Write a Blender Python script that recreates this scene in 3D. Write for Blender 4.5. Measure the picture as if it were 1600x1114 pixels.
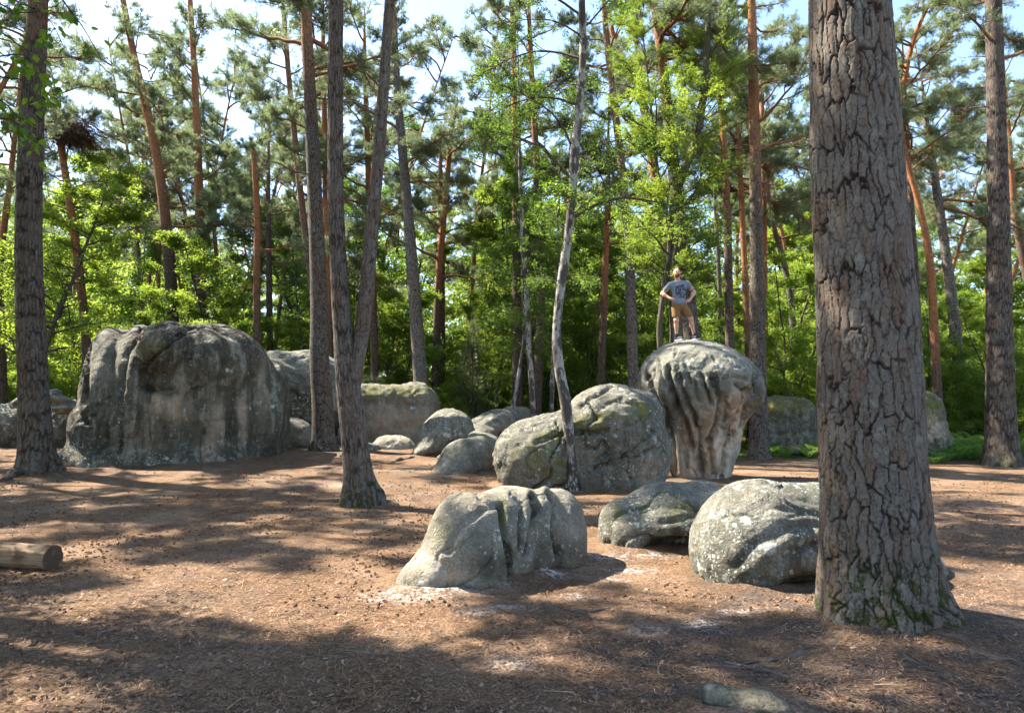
import bpy, math, random, time
import numpy as np
from mathutils import Vector, Matrix
T0 = time.time()
R = math.radians
for o in list(bpy.data.objects): bpy.data.objects.remove(o)
SC = bpy.context.scene
COL = SC.collection

# ------------------------------------------------------------------ camera, sky, sun, exposure
FPX, CX, CY = 24.0/36.0*1600, 800.0, 557.0          # focal length and centre in photograph pixels
CAMZ, PITCH = 1.65, R(4.45)
cd = bpy.data.cameras.new('camera'); cam = bpy.data.objects.new('camera', cd); COL.objects.link(cam)
cd.lens = 24; cd.sensor_width = 36; cd.clip_start = 0.05; cd.clip_end = 600
cam.location = (0, 0, CAMZ); cam.rotation_euler = (R(90)+PITCH, 0, 0)
SC.camera = cam

SUN_EL, SUN_AZ = R(50), R(-66)                       # azimuth clockwise from +Y: behind and to the left
W = bpy.data.worlds.new('World'); SC.world = W; W.use_nodes = True
nt = W.node_tree; nt.nodes.clear()
sky = nt.nodes.new('ShaderNodeTexSky'); sky.sky_type = 'NISHITA'; sky.sun_disc = False
sky.sun_elevation = SUN_EL; sky.sun_rotation = SUN_AZ; sky.air_density = 1.0; sky.dust_density = 0.7; sky.ozone_density = 2.0
bg = nt.nodes.new('ShaderNodeBackground'); bg.inputs['Strength'].default_value = 0.106
wo = nt.nodes.new('ShaderNodeOutputWorld')
nt.links.new(sky.outputs[0], bg.inputs[0]); nt.links.new(bg.outputs[0], wo.inputs[0])

sl = bpy.data.lights.new('sun', 'SUN'); sl.energy = 5.0; sl.angle = R(0.53); sl.color = (1.0, 0.93, 0.82)
so = bpy.data.objects.new('sun', sl); COL.objects.link(so)
TOSUN = Vector((math.sin(SUN_AZ)*math.cos(SUN_EL), math.cos(SUN_AZ)*math.cos(SUN_EL), math.sin(SUN_EL)))
so.rotation_euler = TOSUN.to_track_quat('Z', 'Y').to_euler(); so.location = (-20, 10, 30)

SC.view_settings.view_transform = 'Standard'; SC.view_settings.look = 'None'
SC.view_settings.exposure = 2.36; SC.view_settings.gamma = 1.0; SC.view_settings.use_curve_mapping = False
SC.render.engine = 'CYCLES'
cy = SC.cycles
cy.use_adaptive_sampling = True; cy.adaptive_threshold = 0.03; cy.max_bounces = 6; cy.diffuse_bounces = 4; cy.glossy_bounces = 2; cy.transmission_bounces = 4; cy.transparent_max_bounces = 4
cy.caustics_reflective = False; cy.caustics_refractive = False
cy.use_denoising = True; cy.sample_clamp_indirect = 6.0
try: cy.denoiser = 'OPENIMAGEDENOISE'; cy.denoising_input_passes = 'RGB_ALBEDO_NORMAL'
except Exception: pass

# ------------------------------------------------------------------ numeric helpers
rng = np.random.default_rng(7)
def _h(ix, iy, iz, seed):
    n = (ix.astype(np.uint32)*np.uint32(374761393) + iy.astype(np.uint32)*np.uint32(668265263)
         + iz.astype(np.uint32)*np.uint32(2147483647) + np.uint32((seed*974634777) & 0xffffffff))
    n = (n ^ (n >> np.uint32(13)))*np.uint32(1274126177)
    n = (n ^ (n >> np.uint32(16)))*np.uint32(2246822519)
    n = n ^ (n >> np.uint32(15))
    return n.astype(np.float64)/4294967295.0
def vnoise(p, seed=0):
    p = np.asarray(p, float); i = np.floor(p).astype(np.int64); f = p-i; u = f*f*(3-2*f)
    r = 0
    for a in (0, 1):
        wa = u[:, 0] if a else 1-u[:, 0]
        for b in (0, 1):
            wb = u[:, 1] if b else 1-u[:, 1]
            for c in (0, 1):
                wc = u[:, 2] if c else 1-u[:, 2]
                r = r + wa*wb*wc*_h(i[:, 0]+a, i[:, 1]+b, i[:, 2]+c, seed)
    return r*2-1
def fbm(p, octv=4, seed=0, gain=0.5):
    r = 0; a = 1.0; s = 0
    for o in range(octv):
        r = r + a*vnoise(p*(2.03**o)+o*17.3, seed+o); s += a; a *= gain
    return r/s
def sstep(a, b, x):
    t = np.clip((x-a)/(b-a), 0, 1); return t*t*(3-2*t)

CT, ST = math.cos(PITCH), math.sin(PITCH)
def ray(px, py):
    a, b = (px-CX)/FPX, (CY-py)/FPX
    return np.array([a, CT-b*ST, ST+b*CT])
def P(px, py, Y):
    """point on the ray of a photograph pixel at forward distance Y"""
    d = ray(px, py); return np.array([0, 0, CAMZ]) + d*(Y/d[1])
def proj(V):
    v = V-np.array([0, 0, CAMZ]); z = v[:, 1]*CT+v[:, 2]*ST; u = -v[:, 1]*ST+v[:, 2]*CT
    z = np.maximum(z, 1e-3)
    return CX+FPX*v[:, 0]/z, CY-FPX*u/z

def gh_a(x, y):
    """ground height (arrays)"""
    x = np.asarray(x, float); y = np.asarray(y, float)
    p = np.stack([x, y, np.zeros_like(x)], -1).reshape(-1, 3)
    n = (0.05*fbm(p*0.33, 2, 5) + 0.014*vnoise(p*1.7, 9)).reshape(x.shape)
    rise = 0.42*sstep(11, 21, y)*sstep(6.5, -1.5, x) + 0.05*sstep(14, 25, y)
    mound = 0.10*np.exp(-(((x-2.95)/0.9)**2+((y-5.35)/0.8)**2)) + 0.05*np.exp(-(((x+2.7)/0.6)**2+((y-12.2)/0.6)**2))
    hill = 0.02*np.maximum(y-45, 0)
    return n*sstep(0.5, 3, np.abs(y)+0.0) + rise + mound + hill
def gh(x, y): return float(gh_a(np.array([x]), np.array([y]))[0])
def G(px, py):
    """where the ray of a pixel meets the ground"""
    d = ray(px, py); t = 1.0
    for k in range(4000):
        q = np.array([0, 0, CAMZ])+d*t
        dz = q[2]-gh(q[0], q[1])
        if dz < 0.002: break
        t += max(0.01, min(dz*1.5, 0.6))
    return q

# ------------------------------------------------------------------ object helpers
def link(o, parent=None):
    COL.objects.link(o)
    if parent is not None: o.parent = parent
    return o
def mesh(name, V, F, mat=None, smooth=True, attrs=None, mats=None, mat_idx=None):
    """V (n,3); F list of arrays of equal-size faces"""
    me = bpy.data.meshes.new(name)
    V = np.ascontiguousarray(V, dtype=np.float32)
    if not isinstance(F, list): F = [F]
    F = [np.asarray(f, dtype=np.int32) for f in F if len(f)]
    me.vertices.add(len(V)); me.vertices.foreach_set('co', V.ravel())
    nl = sum(f.size for f in F); nf = sum(len(f) for f in F)
    me.loops.add(nl); me.polygons.add(nf)
    me.loops.foreach_set('vertex_index', np.concatenate([f.ravel() for f in F]))
    ls = []; s = 0
    for f in F:
        k = f.shape[1]; ls.append(s+np.arange(len(f))*k); s += f.size
    me.polygons.foreach_set('loop_start', np.concatenate(ls).astype(np.int32))
    me.polygons.foreach_set('use_smooth', np.full(nf, bool(smooth)))
    if mats:
        for m in mats: me.materials.append(m)
        if mat_idx is not None: me.polygons.foreach_set('material_index', np.asarray(mat_idx, np.int32))
    elif mat: me.materials.append(mat)
    for k, a in (attrs or {}).items():
        a = np.asarray(a, np.float32)
        if a.ndim == 1: at = me.attributes.new(k, 'FLOAT', 'POINT'); at.data.foreach_set('value', a)
        elif a.shape[1] == 3: at = me.attributes.new(k, 'FLOAT_VECTOR', 'POINT'); at.data.foreach_set('vector', a.ravel())
        else: at = me.attributes.new(k, 'FLOAT_COLOR', 'POINT'); at.data.foreach_set('color', a.ravel())
    me.update(calc_edges=True)
    return me
def obj(name, me, parent=None, loc=None, kind=None, label=None, cat=None, group=None):
    o = bpy.data.objects.new(name, me); link(o, parent)
    if loc is not None: o.location = tuple(loc)
    return tag(o, label, cat, group, kind)
def tag(o, label=None, cat=None, group=None, kind=None):
    if label: o['label'] = label
    if cat: o['category'] = cat
    if group: o['group'] = group
    if kind: o['kind'] = kind
    return o
def empty(name, loc, label=None, cat=None, group=None):
    o = bpy.data.objects.new(name, None); link(o); o.location = tuple(loc); o.empty_display_size = 0.2
    return tag(o, label, cat, group)
def copy_tree(src, parent=None):
    c = src.copy(); COL.objects.link(c)
    if parent is not None: c.parent = parent
    for ch in KIDS.get(src.name, []):
        KIDS.setdefault(c.name, []).append(copy_tree(ch, c))
    return c
KIDS = {}
def kid(parent, child): KIDS.setdefault(parent.name, []).append(child); return child

class Acc:
    """collects pieces of geometry into one mesh"""
    def __init__(s): s.V = []; s.F = {}; s.A = {}; s.n = 0
    def add(s, V, F, **attrs):
        V = np.asarray(V, float)
        for f in (F if isinstance(F, list) else [F]):
            f = np.asarray(f)
            if len(f): s.F.setdefault(f.shape[1], []).append(f+s.n)
        s.V.append(V)
        for k, a in attrs.items(): s.A.setdefault(k, []).append(np.asarray(a, float))
        s.n += len(V)
    def build(s, name, mat, smooth=True, off=None):
        V = np.concatenate(s.V)
        if off is not None: V = V-np.asarray(off)
        return mesh(name, V, [np.concatenate(f) for f in s.F.values()], mat, smooth, {k: np.concatenate(a) for k, a in s.A.items()})

def catmull(pts, n):
    pts = np.asarray(pts, float); m = len(pts)
    if m == 2:
        t = np.linspace(0, 1, n)[:, None]; return pts[0]*(1-t)+pts[1]*t
    e = np.vstack([2*pts[0]-pts[1], pts, 2*pts[-1]-pts[-2]])
    t = np.linspace(0, m-1-1e-9, n); i = t.astype(int); f = (t-i)[:, None]
    a, b, c, d = e[i], e[i+1], e[i+2], e[i+3]
    return 0.5*(2*b+(c-a)*f+(2*a-5*b+4*c-d)*f*f+(3*b-3*c+d-a)*f**3)
def frames(path):
    t = np.gradient(path, axis=0); t /= np.linalg.norm(t, axis=1)[:, None]+1e-9
    ref = np.array([1.0, 0, 0]) if abs(t[0, 0]) < 0.8 else np.array([0, 1.0, 0])
    u = np.zeros_like(path); u0 = ref
    for i in range(len(path)):
        u0 = u0-t[i]*np.dot(u0, t[i]); u0 /= np.linalg.norm(u0)+1e-9; u[i] = u0
    return t, u, np.cross(t, u)
def tube(path, rad, sides, cap=True):
    path = np.asarray(path, float); rad = np.asarray(rad, float); n = len(path)
    t, u, w = frames(path)
    a = np.arange(sides)*2*np.pi/sides; c, s = np.cos(a), np.sin(a)
    V = path[:, None]+rad.reshape(n, -1)[:, :, None]*(u[:, None]*c[None, :, None]+w[:, None]*s[None, :, None])
    i = np.arange(n-1)[:, None]*sides; j = np.arange(sides)[None]; j2 = (j+1) % sides
    F = np.stack([i+j, i+j2, i+sides+j2, i+sides+j], -1).reshape(-1, 4)
    V = V.reshape(-1, 3); Fs = [F]
    if cap:
        V = np.vstack([V, path[-1]]); k = len(V)-1; b = (n-1)*sides
        Fs.append(np.array([[b+q, b+(q+1) % sides, k] for q in range(sides)]))
    return V, Fs
def seglen(path): return np.concatenate([[0], np.cumsum(np.linalg.norm(np.diff(path, axis=0), axis=1))])

# ---- signed distance fields meshed by surface nets
def e_prim(c, r, rot=0.0, yaw=0.0, op='+', k=None):
    Rm = np.array(Matrix.Rotation(yaw, 3, 'Z') @ Matrix.Rotation(rot, 3, 'Y'))
    return dict(t='e', c=np.asarray(c, float), r=np.asarray(r, float), R=Rm, op=op, k=k)
def b_prim(c, r, rnd, rot=0.0, yaw=0.0, op='+', k=None):
    d = e_prim(c, r, rot, yaw, op, k); d['t'] = 'b'; d['rnd'] = rnd; return d
def c_prim(a, b, ra, rb, op='+', k=None, sq=1.0):
    return dict(t='c', a=np.asarray(a, float), b=np.asarray(b, float), ra=ra, rb=rb, op=op, k=k)
def p_bounds(p):
    if p['t'] == 'c':
        m = max(p['ra'], p['rb']); return np.minimum(p['a'], p['b'])-m, np.maximum(p['a'], p['b'])+m
    ext = np.abs(p['R']) @ p['r']; return p['c']-ext, p['c']+ext
def p_dist(p, X):
    if p['t'] == 'c':
        ba = p['b']-p['a']; pa = X-p['a']; h = np.clip(pa@ba/max(ba@ba, 1e-9), 0, 1)
        return np.linalg.norm(pa-h[..., None]*ba, axis=-1)-(p['ra']+(p['rb']-p['ra'])*h)
    q = (X-p['c'])@p['R']
    if p['t'] == 'e':
        k0 = np.linalg.norm(q/p['r'], axis=-1); k1 = np.linalg.norm(q/p['r']**2, axis=-1)
        return k0*(k0-1)/np.maximum(k1, 1e-6)
    a = np.abs(q)-(p['r']-p['rnd'])
    return np.linalg.norm(np.maximum(a, 0), axis=-1)+np.minimum(a.max(-1), 0)-p['rnd']
def sdf_mesh(prims, vox, k=0.1, cuts=()):
    pos = [p for p in prims if p['op'] == '+']
    lo = np.min([p_bounds(p)[0] for p in pos], 0)-3*vox-k*0.3; hi = np.max([p_bounds(p)[1] for p in pos], 0)+3*vox+k*0.3
    for ax, sgn, val in cuts:
        if sgn > 0: lo[ax] = max(lo[ax], val-3*vox)
        else: hi[ax] = min(hi[ax], val+3*vox)
    n = np.ceil((hi-lo)/vox).astype(int)+1
    ax = [lo[i]+np.arange(n[i])*vox for i in range(3)]
    f = np.full(n, 1.0)
    for p in prims:
        kk = k if p['k'] is None else p['k']
        a, b = p_bounds(p); m = kk+4*vox
        s = [slice(max(0, int((a[i]-m-lo[i])/vox)), min(n[i], int((b[i]+m-lo[i])/vox)+2)) for i in range(3)]
        if any(q.stop <= q.start for q in s): continue
        X = np.stack(np.meshgrid(ax[0][s[0]], ax[1][s[1]], ax[2][s[2]], indexing='ij'), -1)
        d = p_dist(p, X); g = f[s[0], s[1], s[2]]
        if p['op'] == '+':
            h = np.clip(0.5+0.5*(g-d)/kk, 0, 1); f[s[0], s[1], s[2]] = g*(1-h)+d*h-kk*h*(1-h)
        else:
            d = -d; h = np.clip(0.5-0.5*(g-d)/kk, 0, 1); f[s[0], s[1], s[2]] = g*(1-h)+d*h+kk*h*(1-h)
    for axi, sgn, val in cuts:
        sh = [1, 1, 1]; sh[axi] = -1
        f = np.maximum(f, (sgn*(val-ax[axi])).reshape(sh))
    # surface nets
    c = [f[i:n[0]-1+i, j:n[1]-1+j, l:n[2]-1+l] for i in (0, 1) for j in (0, 1) for l in (0, 1)]
    mn = c[0].copy(); mx = c[0].copy()
    for q in c[1:]: np.minimum(mn, q, out=mn); np.maximum(mx, q, out=mx)
    act = (mn < 0) & (mx >= 0); I = np.argwhere(act)
    v = np.stack([q[act] for q in c], -1)
    offs = np.array([(i, j, l) for i in (0, 1) for j in (0, 1) for l in (0, 1)], float)
    acc = np.zeros((len(I), 3)); cnt = np.zeros(len(I))
    for a in range(8):
        for b in range(a+1, 8):
            if np.abs(offs[a]-offs[b]).sum() != 1: continue
            m = (v[:, a] < 0) != (v[:, b] < 0)
            t = v[m, a]/(v[m, a]-v[m, b])
            acc[m] += offs[a]+(offs[b]-offs[a])*t[:, None]; cnt[m] += 1
    V = lo+(I+acc/cnt[:, None])*vox
    idx = -np.ones(np.array(n)-1, np.int64); idx[act] = np.arange(len(I))
    F = []
    s = f < 0
    for axi in range(3):
        o1, o2 = [(1, 2), (2, 0), (0, 1)][axi]
        A = np.take(s, range(0, n[axi]-1), axi); B = np.take(s, range(1, n[axi]), axi)
        E = np.argwhere(A != B); E = E[(E[:, o1] > 0) & (E[:, o2] > 0) & (E[:, o1] < n[o1]-1) & (E[:, o2] < n[o2]-1)]
        inside = A[E[:, 0], E[:, 1], E[:, 2]]
        def cell(d1, d2):
            q = E.copy(); q[:, o1] -= d1; q[:, o2] -= d2
            return idx[q[:, 0], q[:, 1], q[:, 2]]
        Q = np.stack([cell(1, 1), cell(0, 1), cell(0, 0), cell(1, 0)], -1)
        Q[~inside] = Q[~inside][:, ::-1]; F.append(Q)
    F = np.concatenate(F); F = F[(F >= 0).all(1)]
    return V, F
def vnormals(V, F):
    e1 = V[F[:, 2]]-V[F[:, 0]]; e2 = V[F[:, 3]]-V[F[:, 1]]; fn = np.cross(e1, e2)
    N = np.zeros_like(V)
    for q in range(4): np.add.at(N, F[:, q], fn)
    return N/(np.linalg.norm(N, axis=1)[:, None]+1e-12)
def dist_poly(u, v, pts):
    d = np.full(len(u), 1e9)
    for (x0, y0), (x1, y1) in zip(pts[:-1], pts[1:]):
        bx, by = x1-x0, y1-y0; h = np.clip(((u-x0)*bx+(v-y0)*by)/(bx*bx+by*by+1e-9), 0, 1)
        d = np.minimum(d, np.hypot(u-x0-h*bx, v-y0-h*by))
    return d

# ------------------------------------------------------------------ materials
class NT:
    def __init__(s, name):
        s.m = bpy.data.materials.new(name); s.m.use_nodes = True; s.t = s.m.node_tree; s.t.nodes.clear()
        s.out = s.n('ShaderNodeOutputMaterial')
    def n(s, typ, **kw):
        x = s.t.nodes.new(typ)
        for k, v in kw.items(): setattr(x, k, v)
        return x
    def l(s, a, b): s.t.links.new(a, b)
    def put(s, sock, v):
        if v is None: return
        if hasattr(v, 'is_linked') or isinstance(v, bpy.types.NodeSocket): s.l(v, sock)
        else:
            if sock.type == 'RGBA' and len(v) == 3: v = (*v, 1)
            sock.default_value = v
    def attr(s, name): return s.n('ShaderNodeAttribute', attribute_name=name)
    def obj(s): return s.n('ShaderNodeTexCoord').outputs['Object']
    def map(s, vec, scale=(1, 1, 1), loc=(0, 0, 0)):
        x = s.n('ShaderNodeMapping'); s.put(x.inputs['Vector'], vec); x.inputs['Scale'].default_value = scale; x.inputs['Location'].default_value = loc
        return x.outputs[0]
    def noise(s, vec, scale, detail=4, rough=0.55, dist=0.0, col=False):
        x = s.n('ShaderNodeTexNoise'); s.put(x.inputs['Vector'], vec)
        for k, v in (('Scale', scale), ('Detail', detail), ('Roughness', rough), ('Distortion', dist)): x.inputs[k].default_value = v
        return x.outputs['Color' if col else 'Fac']
    def voro(s, vec, scale, feature='F1', rand=1.0, out='Distance'):
        x = s.n('ShaderNodeTexVoronoi', feature=feature); s.put(x.inputs['Vector'], vec); x.inputs['Scale'].default_value = scale
        x.inputs['Randomness'].default_value = rand
        return x.outputs[out]
    def ramp(s, fac, a, b, lo=0.0, hi=1.0):
        x = s.n('ShaderNodeMapRange', interpolation_type='SMOOTHSTEP'); s.put(x.inputs[0], fac)
        for i, v in enumerate((a, b, lo, hi)): s.put(x.inputs[i+1], v)
        return x.outputs[0]
    def math(s, op, a, b=0.0, c=0.0):
        x = s.n('ShaderNodeMath', operation=op); s.put(x.inputs[0], a); s.put(x.inputs[1], b); s.put(x.inputs[2], c); return x.outputs[0]
    def mix(s, f, a, b, mode='MIX'):
        x = s.n('ShaderNodeMix', data_type='RGBA', blend_type=mode); s.put(x.inputs[0], f); s.put(x.inputs[6], a); s.put(x.inputs[7], b)
        return x.outputs[2]
    def vadd(s, a, b):
        x = s.n('ShaderNodeVectorMath', operation='ADD'); s.put(x.inputs[0], a); s.put(x.inputs[1], b); return x.outputs[0]
    def vscale(s, a, k):
        x = s.n('ShaderNodeVectorMath', operation='SCALE'); s.put(x.inputs[0], a); x.inputs['Scale'].default_value = k; return x.outputs[0]
    def bump(s, h, strength, dist, nrm=None):
        x = s.n('ShaderNodeBump'); s.put(x.inputs['Height'], h); x.inputs['Strength'].default_value = strength; x.inputs['Distance'].default_value = dist
        if nrm is not None: s.l(nrm, x.inputs['Normal'])
        return x.outputs[0]
    def bsdf(s, col, rough=0.85, nrm=None, spec=0.25, sss=0.0):
        x = s.n('ShaderNodeBsdfPrincipled'); s.put(x.inputs['Base Color'], col); s.put(x.inputs['Roughness'], rough)
        x.inputs['Specular IOR Level'].default_value = spec
        if sss: x.inputs['Subsurface Weight'].default_value = sss; x.inputs['Subsurface Radius'].default_value = (0.02, 0.008, 0.004)
        if nrm is not None: s.l(nrm, x.inputs['Normal'])
        s.l(x.outputs[0], s.out.inputs[0]); return s.m

def mat_plain(name, col, rough=0.8, var=0.25, scale=12, bump=0.1):
    s = NT(name); v = s.noise(s.obj(), scale, 5)
    c = s.mix(v, tuple(x*(1-var) for x in col), tuple(min(1, x*(1+var)) for x in col))
    return s.bsdf(c, rough, s.bump(s.noise(s.obj(), scale*4, 3), 0.4, bump*0.05))

def mat_leaf(name, col, tcol, lv=0.35, hue=(1.25, 1.0, 0.6), objvar=0.5, trans=0.45, rough=0.5):
    s = NT(name); a = s.attr('lv').outputs['Fac']
    oi = s.n('ShaderNodeObjectInfo').outputs['Random']
    f = s.math('ADD', s.math('MULTIPLY', a, lv), s.math('MULTIPLY', oi, objvar))
    yel = lambda c: tuple(x*h for x, h in zip(c, hue))
    dk = lambda c: tuple(x*0.62 for x in c)
    d = s.mix(f, dk(col), yel(col)); t = s.mix(f, dk(tcol), yel(tcol))
    df = s.n('ShaderNodeBsdfPrincipled'); s.put(df.inputs['Base Color'], d); df.inputs['Roughness'].default_value = rough; df.inputs['Specular IOR Level'].default_value = 0.3
    tr = s.n('ShaderNodeBsdfTranslucent'); s.put(tr.inputs['Color'], t)
    mx = s.n('ShaderNodeMixShader'); mx.inputs[0].default_value = trans
    s.l(df.outputs[0], mx.inputs[1]); s.l(tr.outputs[0], mx.inputs[2]); s.l(mx.outputs[0], s.out.inputs[0])
    return s.m

def mat_bark_pine(name, geo=False, grey=(0.135, 0.118, 0.096), red=(0.128, 0.080, 0.054), up=(0.36, 0.165, 0.075), dense=1.0):
    s = NT(name); co = s.attr('bco').outputs['Vector']; u = s.attr('up').outputs['Fac']
    w = s.vadd(co, s.vscale(s.vadd(s.noise(co, 7, 4, col=True), (-0.5, -0.5, -0.5)), 0.16))
    sc = s.map(w, (15*dense, 15*dense, 4.2*dense))
    edge = s.voro(sc, 1.0, 'DISTANCE_TO_EDGE'); cell = s.voro(sc, 1.0, 'F1', out='Color')
    cr = s.ramp(edge, 0.0, 0.10)
    if geo:
        gcr = s.attr('crack').outputs['Fac']; cr = s.math('MULTIPLY', s.ramp(edge, 0.0, 0.08, 0.55, 1.0), gcr)
        pick = s.attr('cid').outputs['Fac']
    else:
        pk = s.n('ShaderNodeSeparateColor'); s.l(cell, pk.inputs[0]); pick = pk.outputs[0]
    big = s.noise(co, 2.2, 3)
    plate = s.mix(s.ramp(s.math('ADD', s.math('MULTIPLY', pick, 0.6), s.math('MULTIPLY', big, 0.5)), 0.42, 0.85), grey, red)
    plate = s.mix(s.ramp(s.noise(co, 42, 4), 0.35, 0.75), s.mix(0.4, plate, (0.05, 0.04, 0.033)), plate)
    plate = s.mix(s.ramp(s.noise(co, 7, 5), 0.55, 0.75, 0, 0.55), plate, (0.20, 0.205, 0.165))      # grey green algae
    upc = s.mix(s.noise(co, 9, 4), tuple(x*0.62 for x in up), tuple(x*1.15 for x in up))
    plate = s.mix(s.math('MULTIPLY', u, s.ramp(s.noise(co, 3, 4), 0.2, 0.6, 0.55, 1)), plate, upc)
    fiss = s.mix(u, (0.022, 0.016, 0.013), (0.14, 0.07, 0.035))
    c = s.mix(cr, fiss, plate)
    ms = s.math('MULTIPLY', s.attr('moss').outputs['Fac'], s.ramp(s.math('SUBTRACT', s.noise(co, 9, 5, 0.65), s.math('MULTIPLY', s.math('SUBTRACT', cr, 0.5), 0.14)), 0.43, 0.56))
    c = s.mix(ms, c, s.mix(s.noise(co, 40, 3), (0.016, 0.020, 0.006), (0.046, 0.053, 0.013)))
    h = s.math('ADD', s.math('MULTIPLY', cr, 0.7), s.math('MULTIPLY', s.noise(co, 60, 4), 0.4))
    return s.bsdf(c, 0.92, s.bump(h, 0.9 if not geo else 0.6, 0.02 if not geo else 0.010), 0.12)

def mat_birch(name):
    s = NT(name); co = s.attr('bco').outputs['Vector']; u = s.attr('up').outputs['Fac']
    len_ = s.noise(s.map(co, (9, 9, 55)), 1.0, 3, 0.6)
    blot = s.noise(s.map(co, (5, 5, 2.6)), 1.0, 5, 0.6)
    c = s.mix(s.noise(co, 14, 4), (0.12, 0.112, 0.095), (0.37, 0.35, 0.305))
    c = s.mix(s.ramp(len_, 0.60, 0.68), c, (0.10, 0.085, 0.07))
    c = s.mix(s.ramp(blot, 0.455, 0.52), c, (0.06, 0.05, 0.042))
    c = s.mix(s.ramp(s.noise(co, 3.2, 4), 0.58, 0.72, 0, 0.7), c, (0.10, 0.105, 0.05))
    low = s.math('MULTIPLY', s.attr('moss').outputs['Fac'], s.ramp(s.voro(s.map(co, (16, 16, 6)), 1.0, 'DISTANCE_TO_EDGE'), 0.25, 0.05))
    c = s.mix(low, c, (0.03, 0.026, 0.02))
    h = s.math('SUBTRACT', s.noise(co, 40, 4), s.math('MULTIPLY', s.ramp(blot, 0.455, 0.52), 0.6))
    return s.bsdf(c, 0.8, s.bump(h, 0.7, 0.012), 0.2)

def mat_bark_dark(name, col=(0.075, 0.06, 0.045)):
    s = NT(name); co = s.attr('bco').outputs['Vector']
    e = s.noise(s.map(co, (22, 22, 5)), 1.0, 5, 0.65)
    c = s.mix(s.ramp(e, 0.3, 0.7), tuple(x*0.4 for x in col), tuple(x*1.6 for x in col))
    c = s.mix(s.ramp(s.noise(co, 3, 4), 0.5, 0.68, 0, 0.8), c, (0.07, 0.085, 0.025))
    return s.bsdf(c, 0.9, s.bump(e, 0.8, 0.02), 0.1)

def mat_branch(name, col):
    s = NT(name); v = s.noise(s.obj(), 9, 4)
    return s.bsdf(s.mix(v, tuple(x*0.45 for x in col), tuple(x*1.35 for x in col)), 0.9, None, 0.1)

def mat_rock():
    s = NT('sandstone'); co = s.obj()
    pa = s.n('ShaderNodeSeparateColor'); at = s.attr('paint'); s.l(at.outputs['Color'], pa.inputs[0])
    tan, moss, dark = pa.outputs; lich = at.outputs['Alpha']
    big = s.noise(co, 1.3, 5, 0.6, 0.4); mid = s.noise(co, 5.5, 6, 0.65); fine = s.noise(co, 38, 5, 0.7)
    f = s.ramp(s.math('ADD', s.math('MULTIPLY', big, 0.55), s.math('MULTIPLY', mid, 0.45)), 0.36, 0.64)
    c = s.mix(f, (0.12, 0.116, 0.086), (0.36, 0.34, 0.265))
    tone = s.n('ShaderNodeObjectInfo').outputs['Random']
    c = s.mix(s.math('MULTIPLY', tone, 0.35), c, (0.17, 0.165, 0.14))
    mott = s.noise(co, 3.1, 7, 0.72, 0.6)
    c = s.mix(s.math('MULTIPLY', s.ramp(mott, 0.52, 0.62, 0, 0.85), s.math('ADD', s.math('MULTIPLY', dark, 0.75), 0.25)), c, (0.060, 0.060, 0.040))
    c = s.mix(s.ramp(mott, 0.44, 0.34, 0, 0.45), c, (0.43, 0.41, 0.33))
    c = s.mix(s.ramp(fine, 0.34, 0.62), s.mix(0.6, c, (0.035, 0.035, 0.028)), c)
    streak = s.noise(s.map(co, (4.5, 4.5, 0.55)), 1.0, 5, 0.6, 0.3)
    tn = s.mix(s.ramp(streak, 0.36, 0.62), (0.33, 0.21, 0.125), (0.60, 0.50, 0.38))
    tn = s.mix(s.ramp(s.noise(co, 9, 5), 0.30, 0.55, 0.3, 1.0), s.mix(0.4, tn, (0.10, 0.07, 0.045)), tn)
    c = s.mix(s.math('MULTIPLY', tan, s.ramp(s.noise(co, 2.6, 4), 0.25, 0.55, 0.45, 1)), c, tn)
    dk = s.math('MULTIPLY', dark, s.ramp(s.math('ADD', s.math('MULTIPLY', streak, 0.6), s.math('MULTIPLY', mid, 0.4)), 0.40, 0.54))
    dc = s.mix(s.ramp(mid, 0.4, 0.65), (0.030, 0.030, 0.019), (0.070, 0.052, 0.033))
    c = s.mix(s.math('MULTIPLY', dk, 0.94), c, dc)
    # crustose lichen: round pale spots of several sizes
    wob = s.vadd(co, s.vscale(s.vadd(s.noise(co, 16, 3, col=True), (-0.5, -0.5, -0.5)), 0.07))
    for sc_, th, lo in ((5.0, 0.34, 0.60), (11.0, 0.32, 0.575), (26.0, 0.34, 0.55)):
        d = s.voro(wob, sc_, 'F1'); d = s.ramp(d, th*0.72, th, 1, 0)
        m = s.ramp(s.math('ADD', s.noise(co, sc_*0.33, 3), s.math('MULTIPLY', s.math('SUBTRACT', lich, 0.5), 0.22)), lo, lo+0.10)
        c = s.mix(s.math('MULTIPLY', s.math('MULTIPLY', d, m), s.ramp(fine, 0.25, 0.6, 0.35, 0.9)), c,
                  s.mix(s.noise(co, sc_*0.6, 2), (0.34, 0.36, 0.29), (0.52, 0.53, 0.47)))
    mm = s.math('MULTIPLY', moss, s.ramp(s.math('ADD', mid, s.math('MULTIPLY', s.noise(co, 14, 4), 0.5)), 0.58, 0.86))
    c = s.mix(mm, c, s.mix(s.noise(co, 45, 3), (0.055, 0.058, 0.012), (0.19, 0.17, 0.03)))
    h1 = s.math('ADD', s.math('MULTIPLY', mid, 1.0), s.math('MULTIPLY', fine, 0.35))
    pits = s.ramp(s.voro(wob, 19, 'F1'), 0.1, 0.35)
    h1 = s.math('ADD', h1, s.math('MULTIPLY', pits, 0.12))
    nrm = s.bump(h1, 1.0, 0.06)
    nrm = s.bump(s.noise(co, 120, 3, 0.7), 0.35, 0.006, nrm)
    return s.bsdf(c, 0.9, nrm, 0.18)

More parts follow.
